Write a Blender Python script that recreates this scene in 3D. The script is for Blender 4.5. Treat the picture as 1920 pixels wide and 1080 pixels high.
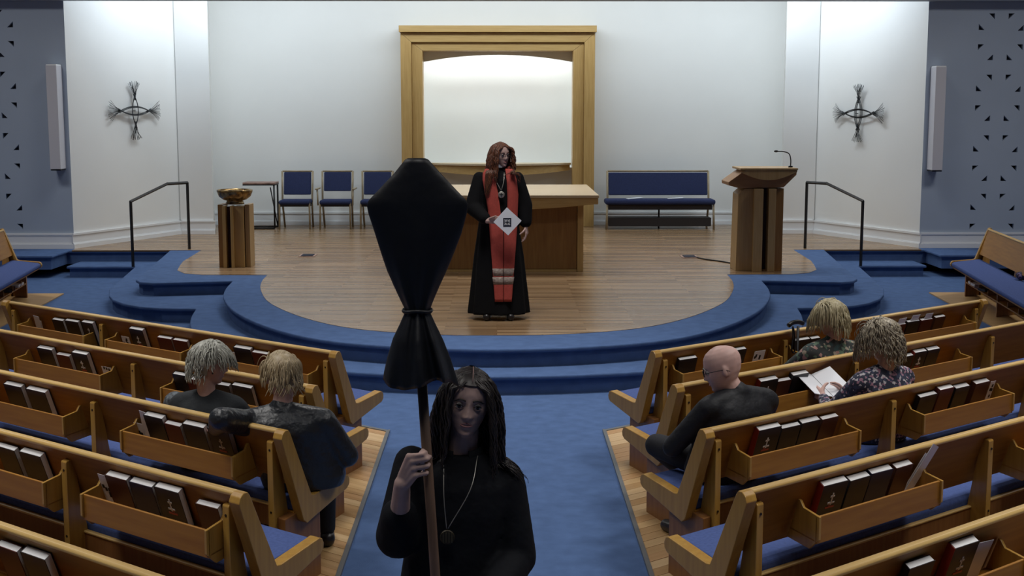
import bpy, bmesh, math, random
from mathutils import Vector, Matrix, noise
for o in list(bpy.data.objects): bpy.data.objects.remove(o)
S = bpy.context.scene; C = S.collection
# ------------------------------------------------------------------ camera, world, lights, exposure
cd = bpy.data.cameras.new('camera'); cam = bpy.data.objects.new('camera', cd); C.objects.link(cam)
cam.location = (.0258, 0, 2.3412); cam.rotation_euler = (math.pi/2-.1353, 0, -.0094)
cd.sensor_width = 36; cd.lens = 36*2477.4/1920; cd.clip_end = 100; S.camera = cam
w = bpy.data.worlds.new('world'); S.world = w; w.use_nodes = True
w.node_tree.nodes['Background'].inputs[0].default_value = (.5, .6, .8, 1)
w.node_tree.nodes['Background'].inputs[1].default_value = .05
S.view_settings.view_transform = 'Standard'; S.view_settings.look = 'None'
S.view_settings.exposure = 0; S.view_settings.gamma = 1; S.view_settings.use_curve_mapping = False
def area(x, y, z, sx, sy, p, col=(1, .97, .92), tgt=None, spread=180):
    l = bpy.data.lights.new('area_light', 'AREA'); l.shape = 'RECTANGLE'; l.size = sx; l.size_y = sy
    l.energy = p; l.color = col; l.spread = math.radians(spread)
    o = bpy.data.objects.new('area_light', l); C.objects.link(o); o.location = (x, y, z)
    if tgt: o.rotation_euler = (Vector(tgt)-Vector((x, y, z))).to_track_quat('-Z', 'Y').to_euler()
    return o
def spot(x, y, z, tgt, p, ang=60, col=(.95, .98, 1), blend=.6, r=.08):
    l = bpy.data.lights.new('spot_light', 'SPOT'); l.energy = p; l.spot_size = math.radians(ang)
    l.spot_blend = blend; l.color = col; l.shadow_soft_size = r
    o = bpy.data.objects.new('spot_light', l); C.objects.link(o); o.location = (x, y, z)
    o.rotation_euler = (Vector(tgt)-Vector((x, y, z))).to_track_quat('-Z', 'Y').to_euler()
    return o
# wash light strips hidden behind the header beam, over the chancel
area(0, 21.1, 4.45, 9.0, .4, 98, (.84, .94, 1), (0, 23.05, 2.6))
area(-4.3, 19.9, 4.45, 1.6, .4, 42, (.82, .92, 1), (-5.5, 20.6, 2.6))
area(4.3, 19.9, 4.45, 1.6, .4, 42, (.82, .92, 1), (5.5, 20.6, 2.6))
area(0, 17.2, 5.9, 9, 1.2, 145, (1, .97, .92), (0, 17.2, 0), 110)
# ceiling panels over the pews, plus one added light at the rear
for lx, ly, lp, sp_ in ((-3.6, 8.2, 44, 100), (3.6, 8.2, 44, 100), (0, 10.7, 84, 110), (-3.4, 5.6, 46, 105), (3.4, 5.6, 46, 105), (-3.2, 3.4, 34, 100), (3.2, 3.4, 34, 100),
                        (-7.2, 14.8, 95, 165), (7.2, 14.8, 95, 165), (0, 1.9, 24, 120)):  # last entry is added to brighten the bearer's face
    area(lx, ly, 5.7, 1.6, 1.2, lp, (1, .97, .93), (lx, ly, 0), sp_)

# ------------------------------------------------------------------ helpers
def tag(o, label=None, cat=None, group=None, kind=None):
    if label: o['label'] = label
    if cat: o['category'] = cat
    if group: o['group'] = group
    if kind: o['kind'] = kind
    return o
def empty(name, loc=(0, 0, 0), rz=0, label=None, cat=None, group=None):
    o = bpy.data.objects.new(name, None); C.objects.link(o); o.location = loc; o.rotation_euler = (0, 0, rz)
    o.empty_display_size = .1
    return tag(o, label, cat, group)
def link(name, me, m=None, parent=None, smooth=False, bevel=0, loc=None):
    if m is not None:
        me.materials.clear(); me.materials.append(m)
    if smooth:
        me.polygons.foreach_set('use_smooth', [True]*len(me.polygons))
    o = bpy.data.objects.new(name, me); C.objects.link(o)
    if parent: o.parent = parent
    if loc: o.location = loc
    if bevel:
        b = o.modifiers.new('bevel', 'BEVEL'); b.width = bevel; b.segments = 2; b.limit_method = 'ANGLE'
    return o
def fin(name, bm, m, parent=None, smooth=False, bevel=0, loc=None):
    bmesh.ops.recalc_face_normals(bm, faces=bm.faces[:])
    me = bpy.data.meshes.new(name); bm.to_mesh(me); bm.free()
    return link(name, me, m, parent, smooth, bevel, loc)
ID = lambda x, y, z: (x, y, z)
def box(bm, x0, x1, y0, y1, z0, z1, f=ID):
    v = [bm.verts.new(f(x, y, z)) for z in (z0, z1) for y in (y0, y1) for x in (x0, x1)]
    for q in ((0, 2, 3, 1), (4, 5, 7, 6), (0, 1, 5, 4), (1, 3, 7, 5), (3, 2, 6, 7), (2, 0, 4, 6)):
        bm.faces.new([v[i] for i in q])
def prism(bm, poly, a0, a1, f):
    """poly of 2-D points, f(p, q, a) -> 3-D"""
    A = [bm.verts.new(f(p[0], p[1], a0)) for p in poly]; B = [bm.verts.new(f(p[0], p[1], a1)) for p in poly]
    n = len(poly); bm.faces.new(A); bm.faces.new(B[::-1])
    for i in range(n): bm.faces.new((A[i], B[i], B[(i+1) % n], A[(i+1) % n]))
XZ = lambda p, q, a: (p, a, q)
XY = lambda p, q, a: (p, q, a)
YZ = lambda p, q, a: (a, p, q)
def bx(name, d, m, parent=None, bevel=0, kind=None, f=ID):
    bm = bmesh.new(); box(bm, *d, f=f); o = fin(name, bm, m, parent, bevel=bevel)
    return tag(o, kind=kind)
def pz(name, poly, a0, a1, f, m, parent=None, bevel=0, kind=None, smooth=False):
    bm = bmesh.new(); prism(bm, poly, a0, a1, f); o = fin(name, bm, m, parent, smooth, bevel)
    return tag(o, kind=kind)
def tube(bm, pts, r, n=8, r1=None, caps=True):
    pts = [Vector(p) for p in pts]; rings = []; k = len(pts)
    up = Vector((0, 0, 1))
    t0 = (pts[1]-pts[0]).normalized()
    if abs(t0.z) > .9: up = Vector((0, 1, 0))
    side = t0.cross(up).normalized()
    for i, p in enumerate(pts):
        t = (pts[min(i+1, k-1)]-pts[max(i-1, 0)]).normalized()
        side = (side - t*side.dot(t)).normalized(); u2 = t.cross(side)
        if isinstance(r, (list, tuple)): rr = r[i]
        else: rr = r if r1 is None else r+(r1-r)*i/(k-1)
        rings.append([bm.verts.new(p+side*math.cos(a)*rr+u2*math.sin(a)*rr) for a in [2*math.pi*j/n for j in range(n)]])
    for i in range(k-1):
        for j in range(n): bm.faces.new((rings[i][j], rings[i][(j+1) % n], rings[i+1][(j+1) % n], rings[i+1][j]))
    if caps: bm.faces.new(rings[0][::-1]); bm.faces.new(rings[-1])
def tb(name, pts, r, m, parent=None, n=8, r1=None):
    bm = bmesh.new(); tube(bm, pts, r, n, r1); return fin(name, bm, m, parent, True)
def ell(bm, c, r, M=None, u=16, v=10):
    mm = Matrix.Translation(Vector(c)) @ (M.to_4x4() if M else Matrix()) @ Matrix.Diagonal((*r, 1))
    bmesh.ops.create_uvsphere(bm, u_segments=u, v_segments=v, radius=1, matrix=mm)
def loft(bm, rings, caps=True):
    R = [[bm.verts.new(p) for p in ring] for ring in rings]; n = len(R[0])
    for i in range(len(R)-1):
        for j in range(n): bm.faces.new((R[i][j], R[i][(j+1) % n], R[i+1][(j+1) % n], R[i+1][j]))
    if caps: bm.faces.new(R[0][::-1]); bm.faces.new(R[-1])
def lathe(bm, prof, c, n=24):
    loft(bm, [[(c[0]+r*math.cos(2*math.pi*j/n), c[1]+r*math.sin(2*math.pi*j/n), c[2]+z) for j in range(n)] for r, z in prof])
def plate(name, outer, holes, t, f, m, parent=None, kind=None):
    """flat plate with holes, extruded by t; f(p, q, a)"""
    bm = bmesh.new(); es = []
    for loop in [outer]+holes:
        vs = [bm.verts.new((p, q, 0)) for p, q in loop]
        es += [bm.edges.new((vs[i], vs[(i+1) % len(vs)])) for i in range(len(vs))]
    bmesh.ops.triangle_fill(bm, use_beauty=True, use_dissolve=False, edges=es)
    g = bmesh.ops.extrude_face_region(bm, geom=bm.faces[:])
    for e in g['geom']:
        if isinstance(e, bmesh.types.BMVert): e.co.z = t
    for v in bm.verts: v.co = f(v.co.x, v.co.y, v.co.z)
    o = fin(name, bm, m, parent); return tag(o, kind=kind)
def crom(pts, k=6):
    P = [Vector(p) for p in pts]; P = [P[0]*2-P[1]]+P+[P[-1]*2-P[-2]]; out = []
    for i in range(1, len(P)-2):
        a, b, c, d = P[i-1:i+3]
        for j in range(k):
            t = j/k; out.append(.5*((2*b)+(c-a)*t+(2*a-5*b+4*c-d)*t*t+(3*b-a-3*c+d)*t**3))
    return out+[P[-2]]

# ------------------------------------------------------------------ materials
def s2l(c):
    return tuple(((x/255)/12.92 if x/255 <= .04045 else ((x/255+.055)/1.055)**2.4) for x in c)
def mat(name, col, rough=.6, metal=0, noise_s=0, noise_amt=.1, scale=(1, 1, 1), rot=(0, 0, 0), bump=0, bump_s=None, spec=.5, emit=0, col2=None, sheen=0, coat=0):
    m = bpy.data.materials.new(name); m.use_nodes = True; nt = m.node_tree; b = nt.nodes['Principled BSDF']
    b.inputs['Roughness'].default_value = rough; b.inputs['Metallic'].default_value = metal
    b.inputs['Specular IOR Level'].default_value = spec; b.inputs['Sheen Weight'].default_value = sheen
    b.inputs['Coat Weight'].default_value = coat
    b.inputs['Base Color'].default_value = (*col, 1)
    if emit: b.inputs['Emission Color'].default_value = (*col, 1); b.inputs['Emission Strength'].default_value = emit
    if noise_s or bump:
        tc = nt.nodes.new('ShaderNodeTexCoord'); mp = nt.nodes.new('ShaderNodeMapping')
        mp.inputs['Scale'].default_value = scale; mp.inputs['Rotation'].default_value = rot
        nt.links.new(tc.outputs['Object'], mp.inputs[0])
    if noise_s:
        n = nt.nodes.new('ShaderNodeTexNoise'); n.inputs['Scale'].default_value = noise_s; n.inputs['Detail'].default_value = 5
        nt.links.new(mp.outputs[0], n.inputs[0])
        r = nt.nodes.new('ShaderNodeValToRGB'); r.color_ramp.elements[0].position = .3; r.color_ramp.elements[1].position = .7
        c2 = col2 or tuple(x*(1-2*noise_amt) for x in col)
        r.color_ramp.elements[0].color = (*c2, 1); r.color_ramp.elements[1].color = (*(tuple(x*(1+noise_amt) for x in col) if not col2 else col), 1)
        nt.links.new(n.outputs[0], r.inputs[0]); nt.links.new(r.outputs[0], b.inputs['Base Color'])
    if bump:
        n2 = nt.nodes.new('ShaderNodeTexNoise'); n2.inputs['Scale'].default_value = bump_s or 40; n2.inputs['Detail'].default_value = 3
        nt.links.new(mp.outputs[0], n2.inputs[0])
        bp = nt.nodes.new('ShaderNodeBump'); bp.inputs['Strength'].default_value = bump; bp.inputs['Distance'].default_value = .02
        nt.links.new(n2.outputs[0], bp.inputs['Height']); nt.links.new(bp.outputs[0], b.inputs['Normal'])
    return m
def wood(name, c, c2, rough=.4, axis='x', s=3.0, coat=0):
    sc = {'x': (1, 14, 14), 'y': (14, 1, 14), 'z': (14, 14, 1)}[axis]
    return mat(name, c, rough, noise_s=s, scale=sc, col2=c2, coat=coat)
M = {}
M['wall'] = mat('white wall paint', (.80, .81, .80), .6, noise_s=1.2, noise_amt=.01)
M['navewall'] = mat('blue grey wall paint', (.37, .44, .55), .65, noise_s=1.5, noise_amt=.02)
M['dark'] = mat('near black fill', (.012, .014, .03), .9)  # inner shade of the wall cutouts as a colour; also outlet lids
M['beam'] = mat('grey beam paint', (.28, .31, .38), .6, noise_s=2, noise_amt=.02)
M['base'] = mat('white trim paint', (.80, .82, .84), .4, noise_s=2, noise_amt=.01)
M['niche'] = mat('niche paint', (.82, .83, .80), .6, noise_s=2, noise_amt=.01)
M['carpet'] = mat('blue carpet', (.085, .145, .30), .95, noise_s=9, noise_amt=.07, bump=.25, bump_s=260, spec=.05, sheen=0)
M['cushion'] = mat('blue upholstery', (.075, .115, .30), .9, noise_s=60, noise_amt=.08, bump=.2, bump_s=500, spec=.15)
M['chairblue'] = mat('dark blue upholstery', (.032, .042, .105), .9, noise_s=60, noise_amt=.08, spec=.15)
M['oak'] = wood('oak pew wood', (.38, .17, .020), (.29, .115, .011), .52)
M['oakend'] = wood('oak end panel wood', (.46, .265, .055), (.37, .195, .038), .38, 'z')
M['oaktop'] = wood('oak cap rail wood', (.62, .42, .15), (.52, .33, .11), .35)
M['oakped'] = wood('oak pedestal wood', (.27, .12, .035), (.20, .08, .022), .45, 'z')
M['altarv'] = wood('light oak upright', (.52, .34, .13), (.43, .27, .095), .4, 'z')
M['altarh'] = wood('light oak lintel', (.52, .35, .14), (.44, .28, .10), .4, 'x')
M['altartop'] = wood('pale oak top', (.58, .47, .32), (.50, .40, .26), .4, 'x')
M['altarpan'] = wood('brown oak panel', (.30, .155, .045), (.23, .11, .03), .45, 'z')
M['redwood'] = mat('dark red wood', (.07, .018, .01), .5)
M['black'] = mat('black metal', (.012, .012, .014), .4, .3)
M['paper'] = mat('white paper', (.78, .80, .85), .7)
M['pages'] = mat('book page edges', (.86, .87, .88), .7, noise_s=80, noise_amt=.06, scale=(1, 30, 1))
M['bookblack'] = mat('black book cover', (.012, .012, .016), .45)
M['bookred'] = mat('dark red book cover', (.10, .016, .014), .5)
M['bookbrown'] = mat('brown red book cover', (.085, .028, .016), .5)
M['bookblue'] = mat('navy book cover', (.014, .018, .05), .5)
M['spine'] = mat('bright red spine', (.30, .03, .018), .45)
M['gold'] = mat('gold print', (.55, .35, .12), .5)
M['redprint'] = mat('red print', (.4, .06, .04), .5)
M['whiteprint'] = mat('white print', (.8, .8, .8), .6)
M['blackprint'] = mat('black print', (.02, .02, .02), .6)
M['screw'] = mat('dark screw head', (.03, .02, .015), .4, .5)
M['strip'] = mat('grey metal floor edge', (.16, .17, .18), .4, .4)
M['metal'] = mat('brushed metal', (.5, .48, .44), .35, 1)
M['bronze'] = mat('dark bronze wire', (.05, .055, .06), .4, .6)
M['bowl'] = mat('gold and brown glazed bowl', (.42, .28, .10), .18, .6, noise_s=22, col2=(.05, .02, .01), bump=.3, bump_s=25)
def planks_mat():
    m = bpy.data.materials.new('chancel floor boards'); m.use_nodes = True; nt = m.node_tree; b = nt.nodes['Principled BSDF']
    tc = nt.nodes.new('ShaderNodeTexCoord'); br = nt.nodes.new('ShaderNodeTexBrick'); br.inputs['Scale'].default_value = 1
    br.inputs['Brick Width'].default_value = 1.3; br.inputs['Row Height'].default_value = .083
    br.inputs['Mortar Size'].default_value = .0012; br.offset = .37
    br.inputs['Color1'].default_value = (.34, .225, .125, 1); br.inputs['Color2'].default_value = (.17, .10, .05, 1); br.inputs['Mortar'].default_value = (.12, .06, .02, 1)
    nt.links.new(tc.outputs['Object'], br.inputs[0])
    mp = nt.nodes.new('ShaderNodeMapping'); mp.inputs['Scale'].default_value = (1, 12, 1); nt.links.new(tc.outputs['Object'], mp.inputs[0])
    n = nt.nodes.new('ShaderNodeTexNoise'); n.inputs['Scale'].default_value = 2.5; n.inputs['Detail'].default_value = 5; nt.links.new(mp.outputs[0], n.inputs[0])
    mx = nt.nodes.new('ShaderNodeMix'); mx.data_type = 'RGBA'; mx.blend_type = 'OVERLAY'; mx.inputs[0].default_value = .35
    nt.links.new(br.outputs[0], mx.inputs[6]); nt.links.new(n.outputs[0], mx.inputs[7]); nt.links.new(mx.outputs[2], b.inputs['Base Color'])
    b.inputs['Roughness'].default_value = .27
    return m
M['boards'] = planks_mat()
for i, (a, c) in enumerate((((.55, .36, .17), (.45, .28, .12)), ((.46, .28, .12), (.37, .21, .08)), ((.62, .43, .23), (.52, .34, .16)), ((.50, .29, .13), (.40, .22, .08)))):
    M['plank%d' % i] = wood('pew floor board %d' % i, a, c, .42)

# ------------------------------------------------------------------ setting
bx('floor', (-11, 11, -3.2, 24, -.1, 0), M['carpet'], kind='structure')
arc_top = [(0, 11.0), (.8, 11.13), (1.53, 11.48), (2.11, 12.14), (2.61, 13.07), (2.92, 14.0), (3.06, 14.73), (3.13, 15.5)]
arc_low = [(0, 10.64), (.85, 10.74), (1.5, 10.98), (2.25, 11.60), (2.80, 12.38), (3.07, 13.1), (3.22, 13.75), (3.31, 14.38)]
arc_wood = [(0, 11.69), (.60, 11.74), (1.30, 12.05), (1.86, 12.68), (2.36, 13.65), (2.63, 14.6), (2.76, 15.35), (2.81, 16.03)]
def half(arc, rest):
    r = [tuple(p) for p in crom([(-arc[1][0], arc[1][1])]+arc, 6)[6:]]+rest
    return r+[(-x, y) for x, y in r[::-1] if x > 1e-4]
wood_rest = [(3.60, 16.05), (3.86, 16.2), (4.02, 16.5), (4.10, 16.95), (4.18, 17.48), (4.25, 18.88), (6.1, 18.88), (6.14, 19.3), (5.0, 23.0)]
top_rest = [(4.03, 15.33), (4.2, 15.42), (4.30, 15.62), (4.36, 16.1), (4.70, 18.88), (6.15, 18.88), (6.15, 18.2), (10.9, 18.2), (10.9, 23.9)]
low_rest = [(3.71, 14.41), (3.97, 14.53), (4.2, 14.74), (4.42, 15.07), (4.56, 15.4), (4.72, 15.95), (5.04, 18.3), (6.0, 18.3), (6.0, 19)]
def inset(poly, d):
    n = len(poly); out = []
    for i in range(n):
        a, b, c = Vector(poly[i-1]), Vector(poly[i]), Vector(poly[(i+1) % n])
        t1 = (b-a).normalized(); t2 = (c-b).normalized(); n1 = Vector((-t1.y, t1.x)); n2 = Vector((-t2.y, t2.x))
        m = (n1+n2); m = m/max(.5, m.length_squared)*2
        out.append(tuple(b+m*d))
    return out
lowp = half(arc_low, low_rest); topp = half(arc_top, top_rest); woodp = half(arc_wood, wood_rest)
st = pz('chancel_step', inset(lowp, .035), 0, .125, XY, M['carpet'], kind='structure')
pz('chancel_tread', lowp, .125, .16, XY, M['carpet'], st, bevel=.012)
pt = pz('chancel_platform', inset(topp, .035), .125, .285, XY, M['carpet'], kind='structure')
pz('chancel_tread', topp, .285, .32, XY, M['carpet'], pt, bevel=.012)
pz('chancel_floor', woodp, .30, .324, XY, M['boards'], kind='structure')
# back wall with the arched niche
arch = [(-1.28, 1.32)]+[(-1.28+2.56*i/20, 3.13+.12*(1-(2*i/20-1)**2)) for i in range(21)]+[(1.28, 1.32)]
wb = plate('wall_back', [(-4.97, .3), (4.97, .3), (4.97, 5.2), (-4.97, 5.2)], [arch], .1, lambda p, q, a: (p, 23.05+a, q), M['wall'], kind='structure')
nb = bmesh.new()
box(nb, -1.5, 1.5, 23.7, 23.75, 1.1, 3.5); box(nb, -1.5, -1.42, 23.16, 23.7, 1.1, 3.5); box(nb, 1.42, 1.5, 23.16, 23.7, 1.1, 3.5)
box(nb, -1.5, 1.5, 23.16, 23.75, 3.42, 3.5); box(nb, -1.5, 1.5, 23.16, 23.75, 1.1, 1.3)
fin('niche_lining', nb, M['niche'], wb)
area(0, 23.3, 3.38, 2.6, .12, 17, (.95, .98, 1), (0, 23.55, 1.5))
for sgn, nm in ((-1, 'left'), (1, 'right')):
    pz('wall_pilaster_'+nm, [(sgn*4.97, 23.2), (sgn*4.60, 21.36), (sgn*5.13, 21.36), (sgn*5.13, 23.2)], .3, 5.2, XY, M['wall'], kind='structure')
    pz('wall_splay_'+nm, [(sgn*5.13, 21.40), (sgn*6.15, 19.15), (sgn*6.3, 19.2), (sgn*5.3, 21.5)], .3, 5.2, XY, M['wall'], kind='structure')
    holes = []
    cz = [3.355, 2.49, 1.625, .78] if sgn > 0 else [3.395, 2.53, 1.66, .79]
    s = .084
    tri = {'tr': [(0, s), (s, s), (s, 0)], 'tl': [(0, 0), (0, s), (s, s)], 'bl': [(0, 0), (0, s), (s, 0)], 'br': [(0, 0), (s, 0), (s, s)]}
    ring = [(-.14, .285, 'tr'), (.14, .285, 'tl'), (-.28, .135, 'bl'), (.28, .125, 'br'), (-.28, -.15, 'tl'), (.28, -.15, 'tr'), (-.14, -.29, 'br'), (.14, -.29, 'bl')]
    for z in cz:
        for cxx in (7.2, 8.15):
            for dx, dz, k in ring:
                zz = z+dz-s/2
                if zz < .42: continue
                holes.append([(sgn*cxx+dx+p-s/2, zz+q) for p, q in tri[k]])
    pl = plate('wall_'+nm, [(sgn*6.15, .3), (sgn*10.9, .3), (sgn*10.9, 5.2), (sgn*6.15, 5.2)], holes, .05, lambda p, q, a: (p, 19.15+a, q), M['navewall'], kind='structure')
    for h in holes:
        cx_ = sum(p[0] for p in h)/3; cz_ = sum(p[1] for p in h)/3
        pz('triangle_backing', [(cx_+(p-cx_)*1.3, cz_+(q-cz_)*1.3) for p, q in h], 19.205, 19.22, XZ, M['dark'], pl)  # near-black plates put the cutouts' inner shade into colour
    bx('nave_wall_'+nm, (sgn*10.9, sgn*11.05, -3.2, 19.3, 0, 6.2), M['navewall'], kind='structure')
    # baseboards: tall board, bead, shoe
    def bb(nm2, x0, y0, x1, y1):
        d = Vector((x1-x0, y1-y0)).normalized(); nn = Vector((d.y, -d.x))
        if nn.y > 0: nn = -nn
        bm = bmesh.new()
        for off, z0, z1 in ((.02, .32, .515), (.032, .515, .545), (.042, .32, .385), (.030, .385, .40)):
            prism(bm, [(x0, y0), (x1, y1), (x1+nn.x*off, y1+nn.y*off), (x0+nn.x*off, y0+nn.y*off)], z0, z1, XY)
        tag(fin(nm2, bm, M['base']), kind='structure')
    bb('baseboard_side_'+nm, sgn*10.9, 19.15, sgn*6.15, 19.15)
    bb('baseboard_splay_'+nm, sgn*6.17, 19.12, sgn*5.13, 21.38)
    bb('baseboard_pilaster_'+nm, sgn*5.15, 21.36, sgn*4.57, 21.36)
    bb('baseboard_back_'+nm, sgn*4.95, 23.05, sgn*1.66, 23.05)
bx('header_beam', (-11, 11, 18.9, 19.14, 3.845, 6.2), M['beam'], kind='structure')
bx('ceiling', (-11, 11, -3.2, 19, 6.1, 6.2), M['beam'], kind='structure')
bx('ceiling_chancel', (-7, 7, 19.1, 23.9, 4.6, 4.7), M['wall'], kind='structure')
bx('wall_rear', (-11, 11, -3.3, -3.2, 0, 6.2), M['navewall'], kind='structure')
# pew platforms: individual boards parallel to the pews
A_ = .6609
def platform(sgn):
    root = bx('floor_under_pews_'+('right' if sgn > 0 else 'left'), (0, .01, 0, .01, -.09, -.08), M['plank0'], kind='structure')
    rnd = random.Random(5+sgn); wdt = .085; ca, sa = math.cos(A_), math.sin(A_)
    rest = bmesh.new(); z1 = .014
    for k in range(62):
        ya = 9.37-k*wdt/ca; yb = ya-wdt/ca+.004     # aisle-edge y of front and rear side
        u = 0; n_ = 0; xmax = 6.0
        first = rnd.uniform(.25, 1.2)
        while True:
            L = first if n_ == 0 else rnd.uniform(.8, 1.5)
            xa, xb = .80+u*ca, .80+(u+L)*ca-.002
            if xa > xmax: break
            poly = [(sgn*xa, ya+(xa-.80)*math.tan(A_)), (sgn*xb, ya+(xb-.80)*math.tan(A_)), (sgn*xb, yb+(xb-.80)*math.tan(A_)), (sgn*xa, yb+(xa-.80)*math.tan(A_))]
            dz = rnd.uniform(0, .0015)
            if n_ < 3 and k < 48 and poly[0][1] < 12:
                bm = bmesh.new(); c = Vector(poly[0])
                # local frame with x along the board so that the grain follows it
                ang = A_ if sgn > 0 else math.pi-A_
                R = Matrix.Rotation(-ang, 2)
                prism(bm, [tuple(R @ (Vector(p)-c)) for p in poly], .002, z1+dz, XY)
                o = fin('plank', bm, M['plank%d' % rnd.randrange(4)], root); o.location = (c.x, c.y, 0); o.rotation_euler = (0, 0, ang)
            else: prism(rest, poly, .002, z1+dz, XY)
            u += L; n_ += 1
    ob = fin('plank_field', rest, M['plank1'], root); ob['kind'] = 'stuff'
    pz('trim_%d' % (1 if sgn < 0 else 2), [(sgn*.775, 9.42), (sgn*.80, 9.40), (sgn*.80, 1), (sgn*.775, 1)], .001, .02, XY, M['strip'], kind='structure')
    pz('trim_%d' % (3 if sgn < 0 else 4), [(sgn*.80, 9.375), (sgn*5.4, 9.375+4.6*math.tan(A_)), (sgn*5.4, 9.40+4.6*math.tan(A_)), (sgn*.775, 9.40)], .001, .018, XY, M['strip'], kind='structure')
    pz('floor_side_section_'+('right' if sgn > 0 else 'left'), [(sgn*5.50, 16.64), (sgn*5.28, 13.0), (sgn*7.5, 12.2), (sgn*9, 16.64)], .001, .015, XY, M['plank0'], kind='structure')
platform(-1); platform(1)
# ------------------------------------------------------------------ pews
def ordn(i): return ['front', 'second', 'third', 'fourth', 'fifth'][i]
PEWS = {}
class Pew:
    def __init__(s, O, U, N, L, fins, name, label, group=None, racks=None):
        s.O = Vector((*O, 0)); s.U = Vector((*U, 0)).normalized(); s.N = Vector((*N, 0)); s.L = L; s.fins = fins
        ang = math.atan2(s.U.y, s.U.x); s.ang = ang
        R = Matrix.Rotation(-ang, 3, 'Z'); nl = R @ s.N; s.nl = nl
        s.root = empty(name, s.O, ang, label, 'pew', group)
        s.f = lambda u, n, z: (u+nl.x*n, nl.y*n, z)
        s.build(racks)
    def world(s, u, n, z): return s.O+s.U*u+s.N*n+Vector((0, 0, z))
    def pr(s, name, poly, u0, u1, m, parent=None, bevel=.004):
        return pz(name, poly, u0, u1, lambda n, z, a: s.f(a, n, z), m, parent or s.root, bevel)
    def bxx(s, name, d, m, parent=None, bevel=.003):
        return bx(name, d, m, parent or s.root, bevel, f=s.f)
    def build(s, racks):
        L = s.L
        prof = [(-.058, .815), (-.045, .838), (-.02, .85), (.01, .847), (.026, .83), (.225, .475), (.26, .468), (.60, .474), (.625, .465), (.64, .44), (.635, .415), (.61, .40), (.22, .352), (.175, .345), (.14, .37)]
        s.pr('end_panel', prof, 0, .062, M['oakend']); s.pr('end_panel', prof, L-.062, L, M['oakend'])
        for fu in s.fins:
            edge = fu < .3 or fu > L-.3
            du = .0
            s.pr('support_post', [(-.01, .012), (.12, .012), (.13, .40), (.045, .772), (.036, .778), (-.006, .778), (-.01, .77)], fu-.02, fu+.02, M['oakend'])
            s.pr('pedestal', [(.02, .012), (.375, .012), (.375, .40), (.12, .40), (.02, .40)], (fu-.075 if fu < .3 else (fu+.02 if edge else fu-.018)), (fu-.02 if fu < .3 else (fu+.075 if edge else fu+.018)), M['oakped'])
            for zz in (.735, .43):
                bm = bmesh.new(); lathe(bm, [(.0001, 0), (.006, .0), (.006, .003), (.0001, .003)], (0, 0, 0), 10)
                p = s.f(fu, -.012, zz)
                bmesh.ops.transform(bm, matrix=Matrix.Translation(p) @ Matrix.Rotation(math.pi/2, 4, 'X'), verts=bm.verts)
                fin('screw', bm, M['screw'], s.root)
        s.pr('backrest', [(.0, .826), (.024, .826), (.165, .53), (.14, .53)], .05, L-.05, M['oak'])
        s.pr('cap_rail', [(-.012, .822), (-.014, .834), (-.004, .842), (.02, .842), (.034, .836), (.034, .822)], .055, L-.055, M['oaktop'])
        s.bxx('seat_board', (.055, L-.055, .12, .60, .385, .408), M['oak'])
        bm = bmesh.new()
        cs = [(.128, .409), (.62, .409), (.632, .43), (.625, .452), (.59, .464), (.30, .468), (.15, .468), (.124, .455)]
        prism(bm, cs, .066, L-.066, lambda n, z, a: s.f(a, n, z)); fin('seat_cushion', bm, M['cushion'], s.root, bevel=.008)
        rr = s.bxx('rear_rail', (.14, L-.14, .098, .116, .315, .418), M['oakped'])  # darker wood puts the shade on the rail face into its colour
        s.bxx('rail_lit_edge', (.14, L-.14, .092, .122, .418, .427), M['oaktop'], rr)  # paler strip paints the rail's lit top edge
        s.bxx('under_shelf', (.14, L-.14, .15, .40, .195, .21), M['oak'])
        s.bxx('shelf_rail', (.14, L-.14, .125, .148, .16, .235), M['oak'])
        s.bxx('lower_rail', (.14, L-.14, .03, .05, .03, .13), M['oak'])
        k = int((L-.4)/.45)
        for i in range(k):
            uu = .4+i*(L-.8)/max(1, k-1)
            if all(abs(uu-fu) > .06 for fu in s.fins):
                s.bxx('shelf_divider', (uu, uu+.018, .15, .40, .211, .27), M['oak'])
        s.racks = racks or []
        for (u0, u1) in s.racks:
            r = s.bxx('book_rack', (u0, u1, -.105, -.092, .580, .695), M['oaktop'])
            r.data.materials[0] = M['oak']
            s.bxx('rack_floor', (u0, u1, -.092, .10, .585, .597), M['oak'], r)
            for ue in (u0, u1-.014):
                s.pr('rack_end', [(-.118, .698), (-.118, .60), (-.05, .545), (.12, .545), (.045, .715), (.04, .73), (.025, .73), (.0, .705)], ue, ue+.014, M['oakend'], r, .002)
Ux, Uy = math.cos(A_), math.sin(A_); Nx, Ny = math.sin(.3453), math.cos(.3453)
lens = [3.66, 4.72, 5.3, 5.3, 5.0]
FR = [[.12, 1.27, 2.40, 3.56], [.12, 1.61, 3.12, 4.6], [.12, 1.50, 2.92, 4.1, 5.2], [.12, 1.765, 3.3, 5.2], [.12, 1.62, 3.2, 4.9]]
FL = [[.12, 1.28, 2.43, 3.56], [.12, 1.61, 3.12, 4.6], [.12, 1.51, 2.92, 4.1, 5.2], [.12, 1.21, 2.7, 5.2], [.12, 1.45, 3.0, 4.9]]
RR = [[(.20, 1.15), (1.33, 2.28), (2.46, 3.44)], [(.30, 1.19), (1.85, 2.75)], [(.26, 1.115), (1.66, 2.55), (3.1, 3.9)], [(.395, 1.26), (2.0, 2.9)], [(.42, 1.22)]]
RL = [[(.20, 1.10), (1.43, 2.28), (2.53, 3.38)], [(.30, 1.25), (1.83, 2.78)], [(.30, 1.17), (1.66, 2.55), (3.1, 3.9)], [(.12+.03, .98), (1.25, 2.05)], [(.55, 1.3)]]
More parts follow.
